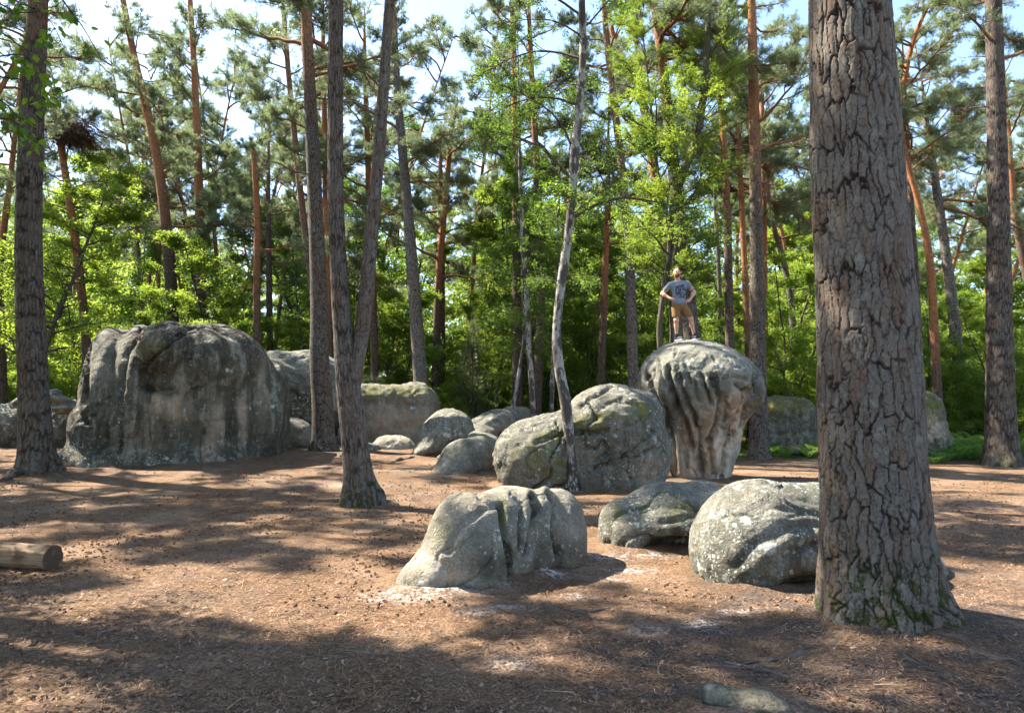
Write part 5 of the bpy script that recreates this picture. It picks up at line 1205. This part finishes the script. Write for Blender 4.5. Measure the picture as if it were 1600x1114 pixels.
def fallen_log():
    e1 = P(82, 872, 7.15); r = 0.122; e1[2] = gh(e1[0], e1[1])+r*0.94; dr = np.array([-0.975, 0.22, 0.0]); dr /= np.linalg.norm(dr)
    n = 120; t = np.linspace(0, 2.4, n); path = e1+dr*t[:, None]; path[:, 2] = e1[2]+0.012*np.sin(t*2.2)
    sd = 56; T, U, W_ = frames(path); a = np.arange(sd)*2*np.pi/sd
    co = np.stack([np.cos(a)[None]*r+0*t[:, None], np.sin(a)[None]*r+0*t[:, None], t[:, None]+0*a[None]], -1).reshape(-1, 3)
    bkm = sstep(0.05, 0.14, fbm(co*np.array([8, 8, 4.0])+3, 4, 15)); rr = r*(1+0.07*fbm(co*np.array([12, 12, 1.5]), 3, 4)+0.07*fbm(co*3, 2, 8)+0.07*bkm).reshape(n, sd)
    rr -= 0.018*np.exp(-((a-1.2)/0.10)**2)[None]+0.012*np.exp(-((a-3.9)/0.08)**2)[None]
    V = (path[:, None]+rr[:, :, None]*(U[:, None]*np.cos(a)[None, :, None]+W_[:, None]*np.sin(a)[None, :, None])).reshape(-1, 3)
    i = np.arange(n-1)[:, None]*sd; j = np.arange(sd)[None]; j2 = (j+1) % sd
    F = np.stack([i+j, i+sd+j, i+sd+j2, i+j2], -1).reshape(-1, 4)
    b = np.array([e1[0], e1[1], gh(e1[0], e1[1])])
    o = empty('log', b, 'bare pale fallen log with a sawn dark end lying on the needle litter', 'log')
    obj('log_body', mesh('log_body', V-b, F, M['log'], True, {'bco': co, 'bark': bkm}), o)
    for end, row, nm in ((0, 0, 'sawn_end'), (1, n-1, 'sawn_end')):
        ring = V[row*sd:(row+1)*sd]; c = ring.mean(0); sgn = -1 if end == 0 else 1
        Vs = [c+dr*sgn*(-0.004)]; cs = [np.zeros(3)]
        for q in (0.33, 0.66, 1.0):
            rad_cut = 1.0
            for k in range(sd):
                dip = 0.012*max(0, math.cos(3*(a[k]-0.4)))**18*q
                Vs.append(c+(ring[k]-c)*q-dr*sgn*(dip+0.003*math.sin(k*2.3)*q*(q < 1))); cs.append(np.array([math.cos(a[k])*q*r, math.sin(a[k])*q*r, 0]))
        Fs = [[[0, 1+k, 1+(k+1) % sd] for k in range(sd)], [[1+m*sd+k, 1+(m+1)*sd+k, 1+(m+1)*sd+(k+1) % sd, 1+m*sd+(k+1) % sd] for m in (0, 1) for k in range(sd)]]
        obj(nm, mesh(nm, np.array(Vs)-b, [np.array(Fs[0]), np.array(Fs[1])], M['log_end'], True, {'bco': np.array(cs)}), o)
fallen_log()

def root_mesh(pxs, r0, r1, seed, lift=-0.12, mat='root', base=None):
    rs = np.random.default_rng(seed); pts = []
    for i, (u, v) in enumerate(pxs):
        q = G(u, v); f = i/(len(pxs)-1); q[2] += (r0+(r1-r0)*f)*(lift if 0 < i < len(pxs)-1 else -0.9); pts.append(q)
    n = 12*len(pxs); c = catmull(pts, n); c += np.stack([fbm(c*9+3*k, 3, seed+k) for k in range(3)], -1)*r0*0.45
    c[:, 2] += 0.5*r0*vnoise(np.stack([np.arange(n)*0.17, np.zeros(n), np.zeros(n)], -1), seed)
    sd = 10; rad = np.interp(np.arange(n), [0, n-1], [r0, r1])[:, None]*np.ones(sd)
    a = np.arange(sd)*2*np.pi/sd
    co = np.stack([np.cos(a)[None]*r0+0*rad[:, :1], np.sin(a)[None]*r0+0*rad[:, :1], seglen(c)[:, None]+0*a[None]], -1).reshape(-1, 3)
    rad = rad*(1+0.55*fbm(co*np.array([30, 30, 14.0]), 3, seed+4).reshape(rad.shape))
    V, F = tube(c, rad, sd); co = np.vstack([co, co[-1:]])
    b = base if base is not None else np.array([c[0][0], c[0][1], gh(c[0][0], c[0][1])])
    return mesh('root', V-b, F, M[mat], True, {'bco': co, 'up': np.zeros(len(V)), 'moss': np.zeros(len(V))}), b
M['root'] = mat_bark_dark('root_bark', (0.085, 0.068, 0.055))
near_pine, left_pine, fork_pine, edge_pine = TREES[0], TREES[1], TREES[2], TREES[3]
for tr_, pl, ra, rb_, sd in [(near_pine, [(1305, 1002), (1265, 1016), (1225, 1028), (1185, 1034), (1145, 1042)], .030, .009, 1),
                             (near_pine, [(1462, 985), (1510, 1006), (1545, 1022), (1590, 1036), (1650, 1046)], .036, .012, 4), (near_pine, [(1480, 962), (1530, 966), (1570, 974), (1620, 985)], .024, .010, 9), (near_pine, [(1400, 1012), (1425, 1034), (1470, 1048), (1540, 1062)], .022, .008, 10),
                             (fork_pine, [(572, 788), (596, 783), (612, 785), (624, 790)], .05, .02, 7), (left_pine, [(48, 735), (25, 742), (8, 750), (-20, 756)], .12, .05, 8), (left_pine, [(75, 738), (95, 745), (112, 752)], .06, .03, 12),
                             (edge_pine, [(520, 706), (532, 712), (545, 716)], .09, .04, 13)]:
    me, b = root_mesh(pl, ra, rb_, sd, base=np.array(tr_.location)); obj('root', me, tr_)
for pl, ra, rb_, sd, lb in [([(1048, 1052), (1085, 1044), (1130, 1040), (1175, 1046), (1215, 1052), (1238, 1072), (1250, 1098)], .018, .012, 21, 'gnarled root curling above the flat greenish stone'),
                            ([(830, 948), (870, 952), (905, 957), (945, 951), (985, 941)], .022, .012, 22, 'dark root lying bare in the shaded litter before the split boulder'),
                            ([(672, 793), (700, 785), (722, 776), (738, 782)], .03, .015, 23, 'pale bare root arching out of the litter beside the split boulder'),
                            ([(655, 712), (640, 716), (622, 720), (606, 724)], .07, .03, 24, 'dark root ridge before the low pale rock')]:
    me, b = root_mesh(pl, ra, rb_, sd); obj('root', me, None, b, None, lb, 'root')

# sticks, cones, needles
M['stick'] = mat_branch('dry_stick', (0.33, 0.23, 0.15)); M['cone'] = mat_branch('pine_cone', (0.125, 0.078, 0.052))
def stick_mesh(seed, L, r):
    rs = np.random.default_rng(seed); c = curve_from((-L/2, 0, 0), (1, 0, 0), L, 8, rs, 0.09); c[:, 2] = r+np.abs(c[:, 2]-c[0, 2])*0.15
    a = Acc(); V, F = tube(c, r*np.linspace(1, 0.6, 8)*(1+0.15*rs.normal(size=8)), 7); a.add(V, F); 
    V = np.vstack([V[:7], V[:7].mean(0)]); a.add(V, np.array([[(k+1) % 7, k, 7] for k in range(7)]))
    if seed % 2:
        i = 4; sd = curve_from(c[i], (0.8, rs.choice([-1, 1])*0.8, 0.2), L*0.3, 4, rs, 0.1); V, F = tube(sd, np.linspace(r*.6, r*.3, 4), 5); a.add(V, F)
    return a.build('stick', M['stick'])
SM = [stick_mesh(k, 1.0, 0.028) for k in range(6)]
def stick(px, py, L, ang, thick=1.0, label=None, group=None):
    q = G(px, py); o = obj('stick', SM[int(px+py) % 6], None, (q[0], q[1], gh(q[0], q[1])-0.003), None, label or 'short pale dry stick lying on the needle litter', 'stick', None if label else 'dry sticks on the litter')
    o.rotation_euler = (0, 0, ang); o.scale = (L, L*thick, L*thick)
stick(455, 957, .20, 0.5, 1.3, 'short thick pale stick lying alone in the sunlit litter before the forked pine')
st = obj('stick', SM[2], None, P(1488, 1006, 5.0), None, 'broken grey stick leaning against the mossy foot of the thick near pine', 'stick'); st.rotation_euler = (0.0, -0.45, 0.35); st.scale = (.30, .35, .35)
stick(1415, 832, .30, 0.1, 1.5, 'stout reddish piece of branch lying just behind the thick near pine')
rk = np.random.default_rng(12)
def in_rock(x, y):
    for (V, N) in ROCKS.values():
        m = (np.abs(V[:, 0]-x) < 0.12) & (np.abs(V[:, 1]-y) < 0.15) 
        if m.any(): return True
    return False
k = 0
while k < 95:
    px, py = rk.uniform(20, 1590), 760+350*rk.uniform()**0.8
    q = G(px, py)
    if in_rock(q[0], q[1]) or q[1] > 14 or math.hypot(q[0]-2.8, q[1]-5.4) < 0.6: continue
    stick(px, py, rk.uniform(.06, .20), rk.uniform(0, 3.14), rk.uniform(0.5, 1.0)); k += 1
def cone_mesh():
    rows, sd = 7, 8; V = []
    for i in range(rows):
        t = i/(rows-1); r = 0.5*math.sin(math.pi*(0.08+0.86*t))**0.75*(1.1-0.35*t)
        for j in range(sd):
            a = (j+0.5*(i % 2))*2*math.pi/sd; b = 1+0.28*((j+i) % 2)
            V.append((t*1.5-0.75, r*b*math.cos(a), r*b*math.sin(a)))
    F = [[i*sd+j, (i+1)*sd+j, (i+1)*sd+(j+1) % sd, i*sd+(j+1) % sd] for i in range(rows-1) for j in range(sd)]
    V += [(-0.78, 0, 0), (0.8, 0, 0)]
    T = [[j, (j+1) % sd, len(V)-2] for j in range(sd)]+[[(rows-1)*sd+(j+1) % sd, (rows-1)*sd+j, len(V)-1] for j in range(sd)]
    return np.array(V, float), np.array(F), np.array(T)
def cone_small():
    V = [(-.75, 0, 0), (.8, 0, 0)]+[(t, r*math.cos(k*math.pi/2.5+t), r*math.sin(k*math.pi/2.5+t)) for t, r in ((-.45, .5), (.25, .45)) for k in range(5)]
    return np.array(V), np.array([[2+k, 7+k, 7+(k+1) % 5, 2+(k+1) % 5] for k in range(5)]), np.array([[0, 2+k, 2+(k+1) % 5] for k in range(5)]+[[1, 7+(k+1) % 5, 7+k] for k in range(5)])
SV, SF, STr = cone_small(); CV, CF, CTr = cone_mesh(); CM = mesh('pine_cone', CV, [CF, CTr], M['cone'], False)
cand = []
while len(cand) < 4300:
    y = 3.5+14.5*rk.uniform()**1.7; x = rk.uniform(-0.78, 0.78)*y
    w = vnoise(np.array([[x*0.8, y*0.8, 3.3]]), 6)[0]
    if rk.uniform() > 0.30+0.95*w-0.15*(x > 0): continue
    if y > 6 and in_rock(x, y): continue
    if math.hypot(x-2.8, y-5.4) < 0.55: continue
    cand.append((x, y, rk.uniform(0.014, 0.030)))
cand.sort(key=lambda c: -c[2]/c[1])
zc = gh_a(np.array([c[0] for c in cand]), np.array([c[1] for c in cand]))
cpt = np.array([[c[0], c[1], 0] for c in cand]); zf = 0.02*fbm(cpt*1.9, 3, 33)+0.012*fbm(cpt*4.5, 3, 31)
rest = Acc()
for i, (x, y, sz) in enumerate(cand):
    rz = rk.uniform(0, 6.28); ry = rk.normal(0, .25)
    if i < 300:
        o = obj('pine_cone', CM, None, (x, y, zc[i]+zf[i]+sz*0.30), None, 'small brown pine cone lying on the needle litter', 'pine cone', 'pine cones on the litter'); o.rotation_euler = (rk.uniform(0, 6), ry, rz); o.scale = (sz,)*3
    else:
        Rm = np.array(Matrix.Rotation(rz, 3, 'Z') @ Matrix.Rotation(ry, 3, 'Y')); rest.add(SV*sz@Rm.T+np.array([x, y, zc[i]+zf[i]+sz*0.30]), [SF, STr])
obj('pine_cones', rest.build('pine_cones', M['cone'], False), None, None, 'stuff', 'scattered small dark pine cones farther back on the litter', 'pine cones')
def litter():
    rs = np.random.default_rng(44)
    def pos(n, ymax, pw):
        y = 3.2+(ymax-3.2)*rs.uniform(0, 1, n)**pw; x = rs.uniform(-0.8, 0.8, n)*y
        z = gh_a(x, y)+0.02*fbm(np.stack([x, y, 0*x], -1)*1.9, 3, 33)+0.012*fbm(np.stack([x, y, 0*x], -1)*4.5, 3, 31)+0.006*vnoise(np.stack([x, y, 0*x], -1)*13, 37); return np.stack([x, y, z], -1)
    p = pos(52000, 10, 1.5); n = len(p); a = rs.uniform(0, 6.283, n); L = rs.uniform(0.02, 0.045, n); w = 0.0016+0.0004*p[:, 1]*0.5
    d = np.stack([np.cos(a)*L, np.sin(a)*L, rs.normal(0.0, 0.006, n)], -1); s_ = np.stack([-np.sin(a)*w, np.cos(a)*w, 0*a], -1); p[:, 2] += rs.uniform(0.003, 0.012, n)
    V = np.stack([p-d-s_, p-d+s_, p+d], 1).reshape(-1, 3)
    obj('dry_needles', mesh('dry_needles', V, [np.arange(3*n).reshape(-1, 3)], M['dry_needle'], False, {'lv': np.repeat(rs.uniform(0, 1, n), 3)}), None, None, 'stuff', 'dry brown pine needles strewn over the ground', 'needles')
    p = pos(15000, 13, 1.35); n = len(p); a = rs.uniform(0, 6.283, n); L = rs.uniform(0.006, 0.024, n)*(0.7+0.06*p[:, 1]); w = L*rs.uniform(0.25, 0.7, n)
    d = np.stack([np.cos(a)*L, np.sin(a)*L, rs.normal(0, .3, n)*L], -1); s_ = np.stack([-np.sin(a)*w, np.cos(a)*w, rs.normal(0, .3, n)*w], -1); p[:, 2] += 0.008
    V = np.stack([p-d-s_*.6, p-d*.2+s_*.5-s_*1.4, p+d, p+s_], 1).reshape(-1, 3); q = np.arange(n)*4
    obj('bark_flakes', mesh('bark_flakes', V, [np.stack([q, q+1, q+2, q+3], -1)], M['flake'], False, {'lv': np.repeat(rs.uniform(0, 1, n), 4)}), None, None, 'stuff', 'small bark flakes and chips strewn over the ground', 'bark chips')
def mat_lv(name, cols):
    s = NT(name); a = s.attr('lv').outputs['Fac']; r = s.n('ShaderNodeValToRGB'); s.l(a, r.inputs[0]); r.color_ramp.interpolation = 'LINEAR'
    el = r.color_ramp.elements; el[0].color = (*cols[0], 1); el[1].color = (*cols[-1], 1)
    for i, c in enumerate(cols[1:-1]): e = el.new((i+1)/(len(cols)-1)); e.color = (*c, 1)
    return s.bsdf(r.outputs[0], 0.8, None, 0.15)
M['dry_needle'] = mat_lv('dry_needle', [(0.07, 0.038, 0.022), (0.16, 0.085, 0.045), (0.24, 0.14, 0.075), (0.36, 0.24, 0.14)])
M['flake'] = mat_lv('bark_flake', [(0.05, 0.032, 0.024), (0.13, 0.075, 0.05), (0.20, 0.12, 0.08), (0.30, 0.20, 0.135)])
litter()
print('litter', time.time()-T0)

# ------------------------------------------------------------------ the man on the mushroom rock
def mat_shirt():
    s = NT('shirt'); co = s.obj(); c = s.mix(s.noise(co, 90, 3), (0.135, 0.16, 0.20), (0.20, 0.235, 0.285))
    x = s.n('ShaderNodeSeparateXYZ'); s.l(co, x.inputs[0])
    # dark graphic on the chest: an irregular round print
    dx = s.math('DIVIDE', s.math('SUBTRACT', x.outputs[0], PRINT[0]), 0.165); dz = s.math('DIVIDE', s.math('SUBTRACT', x.outputs[2], PRINT[1]), 0.20)
    rr = s.math('ADD', s.math('MULTIPLY', dx, dx), s.math('MULTIPLY', dz, dz)); inside = s.ramp(s.math('ADD', rr, s.math('MULTIPLY', s.noise(co, 16, 4), 0.9)), 1.45, 1.2)
    strokes = s.ramp(s.noise(s.map(co, (13, 13, 26)), 1.0, 4, 0.6, 1.2), 0.44, 0.52)
    front = s.math('LESS_THAN', x.outputs[1], 0.0)
    c = s.mix(s.math('MULTIPLY', s.math('MULTIPLY', inside, strokes), s.math('MULTIPLY', front, 0.9)), c, (0.018, 0.022, 0.032))
    return s.bsdf(c, 0.9, s.bump(s.noise(co, 14, 3), 0.5, 0.02), 0.1)
def man():
    YP = 16.35
    V = ROCKS['tall mushroom shaped boulder with a fluted tan stem, the man standing on it'][0]
    def top(x, y):
        d = np.hypot(V[:, 0]-x, V[:, 1]-y); m = d < 0.09; return V[m, 2].max()
    def S(u, v, dy=0.0):
        q = P(u, v, YP); q[1] += dy; return q
    ft = [S(1058.5, 526), S(1085.5, 527)]
    zt = [top(f[0], f[1]-0.02) for f in ft]
    dz = max(zt[0]-ft[0][2], zt[1]-ft[1][2])-0.0
    def Q(u, v, dy=0.0): q = S(u, v, dy); q[2] += dz; return q
    px = YP/FPX
    base = np.array([Q(1068, 500)[0], YP, min(zt)])
    head = Q(1057.0, 423.0, -0.03); 
    sk = [e_prim(head+np.array([0, .012, .012]), (.076, .096, .104)), e_prim(head+np.array([.002, -.022, -.045]), (.060, .070, .075)),            # skull, jaw
          c_prim(head+np.array([.002, -.108, -.012]), head+np.array([.003, -.094, .012]), .014, .008, k=.02), e_prim(head+np.array([.002, -.080, .030]), (.052, .020, .014), k=.02),   # nose, brow
          e_prim(head+np.array([.077, .015, -.008]), (.012, .022, .032), k=.01), e_prim(head+np.array([-.077, .015, -.008]), (.012, .022, .032), k=.01),
          c_prim(head+np.array([.004, .015, -.07]), Q(1059.5, 437.5, .02), .056, .066, k=.03)]
    for a, b in ((-.028, .005), (.030, .005)): sk.append(e_prim(head+np.array([a, -.088, b]), (.018, .014, .010), op='-', k=.012))
    shL, shR = Q(1047.4, 441.0, .01), Q(1074.6, 440.0, .01)
    elL, elR = Q(1036.0, 454.5, .09), Q(1086.2, 452.0, .09); wrL, wrR = Q(1046.6, 463.6, -.07), Q(1076.4, 465.8, -.07)
    torso = [e_prim(Q(1060.8, 446.5, .02), (.178, .108, .150), R(-3)), e_prim(Q(1061.2, 458), (.148, .100, .15)), e_prim(Q(1061.8, 472, .01), (.160, .112, .115)),
             c_prim(Q(1059.5, 437.5, .02), shL, .06, .058), c_prim(Q(1059.5, 437.5, .02), shR, .06, .058)]
    hipL, hipR = Q(1056.0, 477, .01), Q(1068.5, 477, .01); knL, knR = Q(1056.2, 497.0, -.03), Q(1078.2, 494.2, -.05); anL, anR = Q(1057.8, 520.5, .04), Q(1085.2, 520.0, .02)
    legs = []
    for h, kn, an in ((hipL, knL, anL), (hipR, knR, anR)):
        cf = kn+(an-kn)*0.30+np.array([0, .028, 0])
        legs += [c_prim(h, kn, .088, .058), c_prim(kn, an, .050, .036), e_prim(cf, (.050, .056, .11)), e_prim(kn+np.array([0, -.02, 0]), (.05, .05, .06))]
    arms = []
    for s_, e, w in ((shL, elL, wrL), (shR, elR, wrR)):
        m = s_+(e-s_)*.45
        arms += [c_prim(s_, e, .055, .040), e_prim(m, (.052, .052, .07)), c_prim(e, w, .043, .028), e_prim(e+(w-e)*.28, (.046, .046, .05))]
    hands = []
    for w, hd in ((wrL, 1), (wrR, -1)):                        # palm on the hip, fingers forward and inward, thumb behind
        dirp = np.array([hd*.80, -.25, -.42]); dirp /= np.linalg.norm(dirp); pm = w+dirp*.045
        up_ = np.array([hd*.15, -.55, .55]); up_ -= dirp*(up_@dirp); up_ /= np.linalg.norm(up_)
        hands += [c_prim(w, pm+dirp*.02, .026, .030, k=.02), e_prim(pm, (.042, .026, .036), k=.02)]
        for i, (o_, L) in enumerate(((.030, .070), (.011, .080), (-.009, .075), (-.028, .058))):
            k0 = pm+dirp*.030+up_*o_; k1 = k0+(dirp*.80+up_*.06*(1-i)+np.array([0, -.10, 0]))*L*.55; k2 = k1+(dirp*.7+np.array([hd*.1, .30, -.30]))*L*.5
            hands += [c_prim(k0, k1, .0100, .0092, k=.006), c_prim(k1, k2, .0090, .0078, k=.006)]
        t0 = pm-dirp*.012+up_*.026; t1 = t0+(up_*.7+dirp*.35+np.array([0, .45, 0]))*.036; t2 = t1+(up_*.3+dirp*.5+np.array([0, .75, 0]))*.032
        hands += [c_prim(t0, t1, .013, .0105, k=.010), c_prim(t1, t2, .0105, .0085, k=.006)]
    Vb, Fb = sdf_mesh(sk+torso+legs+arms+hands, 0.0085, 0.035)
    root = empty('person', base, 'man in grey printed T-shirt and brown shorts, hands on hips, standing on the mushroom rock', 'person')
    obj('body', mesh('body', Vb-base, Fb, M['skin'], True), root)
    # clothes
    hem = Q(1061, 471.5)[2]; V2, F2 = None, None
    sh = [dict(p) for p in torso]
    for p in sh:
        if p['t'] == 'e': p['r'] = p['r']+np.array([.016, .016, .012])
        else: p['ra'] += .014; p['rb'] += .016
    sh[2] = e_prim(Q(1061.6, 468.5, .005), (.178, .130, .13))
    for s_, e in ((shL, elL), (shR, elR)): sh.append(c_prim(s_, s_+(e-s_)*.56, .066, .062, k=.03))
    sh.append(c_prim(Q(1058.9, 434.5, -.01), Q(1057.5, 428, -.03), .066, .075, '-', k=.012))
    Vs, Fs = sdf_mesh(sh, 0.009, 0.045, cuts=[(2, 1, hem)])
    Ns = vnormals(Vs, Fs); Vs = Vs+Ns*(.013*fbm(Vs*np.array([9, 9, 7.0]), 3, 5))[:, None]
    obj('shirt', mesh('shirt', Vs-base, Fs, M['shirt'], True), root)
    st = [e_prim(Q(1061.8, 473, .01), (.174, .128, .12))]
    for h, kn in ((hipL, knL), (hipR, knR)): st.append(c_prim(h, h+(kn-h)*.84, .108, .094))
    zh = Q(1061, 492.0)[2]
    Vt, Ft = sdf_mesh(st, 0.009, 0.035, cuts=[(2, 1, zh), (2, -1, Q(1061, 468.5)[2])])
    Nt = vnormals(Vt, Ft); Vt = Vt+Nt*(.006*fbm(Vt*np.array([10, 10, 5.0]), 3, 6))[:, None]
    obj('shorts', mesh('shorts', Vt-base, Ft, M['shorts'], True), root)
    for (an, f, z, dirx) in ((anL, ft[0], zt[0], .45), (anR, ft[1], zt[1], .25)):
        d = np.array([dirx, -1, 0]); d /= np.linalg.norm(d)
        heel = np.array([an[0], an[1]+.01, z])+np.array([0, .03, .045]); ball = heel+d*.17; toe = heel+d*.225
        Vf, Ff = sdf_mesh([c_prim(heel, ball, .044, .044), e_prim(toe-np.array([0, 0, .006]), (.046, .05, .034)), c_prim(heel+np.array([0, 0, .02]), an+np.array([0, 0, -.01]), .046, .043)], 0.007, .03, cuts=[(2, 1, z+.012), (2, -1, an[2]+.015)])
        sho = obj('shoe', mesh('shoe', Vf-base, Ff, M['shoe'], True), root)
        Vg, Fg = sdf_mesh([c_prim(heel-np.array([0, 0, .03]), ball-np.array([0, 0, .03]), .050, .050), e_prim(toe-np.array([0, 0, .03]), (.052, .056, .045))], 0.006, .02, cuts=[(2, 1, z-.012), (2, -1, z+.018)])
        obj('sole', mesh('sole', Vg-base, Fg, M['sole'], True), sho)
        Vk, Fk = sdf_mesh([c_prim(an+np.array([0, 0, -.03]), an+np.array([0, 0, .075]), .044, .046)], 0.007, .01, cuts=[(2, -1, an[2]+.06), (2, 1, an[2]-.03)])
        obj('sock', mesh('sock', Vk-base, Fk, M['sock'], True), root)
    bd = [e_prim(head+np.array([.002, -.026, -.060]), (.066, .074, .062)), e_prim(head+np.array([.002, -.06, -.085]), (.040, .045, .036)), e_prim(head+np.array([.003, -.092, -.040]), (.034, .014, .009)),
          e_prim(head+np.array([.002, -.10, -.056]), (.021, .016, .0055), op='-', k=.008), e_prim(head+np.array([.002, -.07, .02]), (.058, .075, .062), op='-', k=.02)]
    Vd, Fd = sdf_mesh(bd, .006, .02); obj('beard', mesh('beard', Vd-base, Fd, M['hair'], True), root)
    Vh, Fh = sdf_mesh([e_prim(head+np.array([0, .024, .012]), (.0775, .092, .1035)), e_prim(head+np.array([0, -.10, .02]), (.10, .10, .15), op='-', k=.03)], .007, .02, cuts=[(2, 1, head[2]-.05)])
    obj('hair', mesh('hair', Vh-base, Fh, M['stubble'], True), root)
    for a in (-.028, .030):
        Ve, Fe = sdf_mesh([e_prim(head+np.array([a, -.079, .006]), (.012, .010, .008))], .004, .004); obj('eye', mesh('eye', Ve-base, Fe, M['eye'], True), root)
        Ve, Fe = sdf_mesh([c_prim(head+np.array([a-.02, -.092, .026]), head+np.array([a+.02, -.092, .027]), .005, .005)], .0035, .004); obj('eyebrow', mesh('eyebrow', Ve-base, Fe, M['hair'], True), root)
q = P(1063.5, 452, 16.35); b_ = P(1068, 500, 16.35)
PRINT = (q[0]-b_[0], 1.18)
M['skin'] = (lambda s: s.bsdf(s.mix(s.noise(s.obj(), 9, 4), (0.42, 0.215, 0.145), (0.53, 0.29, 0.20)), 0.55, s.bump(s.noise(s.obj(), 60, 3), 0.2, 0.004), 0.3))(NT('skin'))
M['shirt'] = mat_shirt()
M['shorts'] = mat_plain('shorts', (0.175, 0.095, 0.034), 0.85, 0.2, 20, 0.3); M['shoe'] = mat_plain('shoe', (0.022, 0.027, 0.042), 0.7, 0.3, 30)
M['sole'] = mat_plain('sole', (0.50, 0.50, 0.48), 0.6, 0.1); M['sock'] = mat_plain('sock', (0.02, 0.028, 0.05), 0.9, 0.3, 60); M['hair'] = mat_plain('beard_hair', (0.13, 0.055, 0.025), 0.85, 0.4, 120, 0.6)
M['stubble'] = mat_plain('stubble', (0.25, 0.13, 0.08), 0.7, 0.25, 150, 0.3); M['eye'] = mat_plain('eye', (0.05, 0.035, 0.03), 0.25, 0.1)
man()
print('total', time.time()-T0, 'tris', sum(len(m.polygons) for m in bpy.data.meshes))
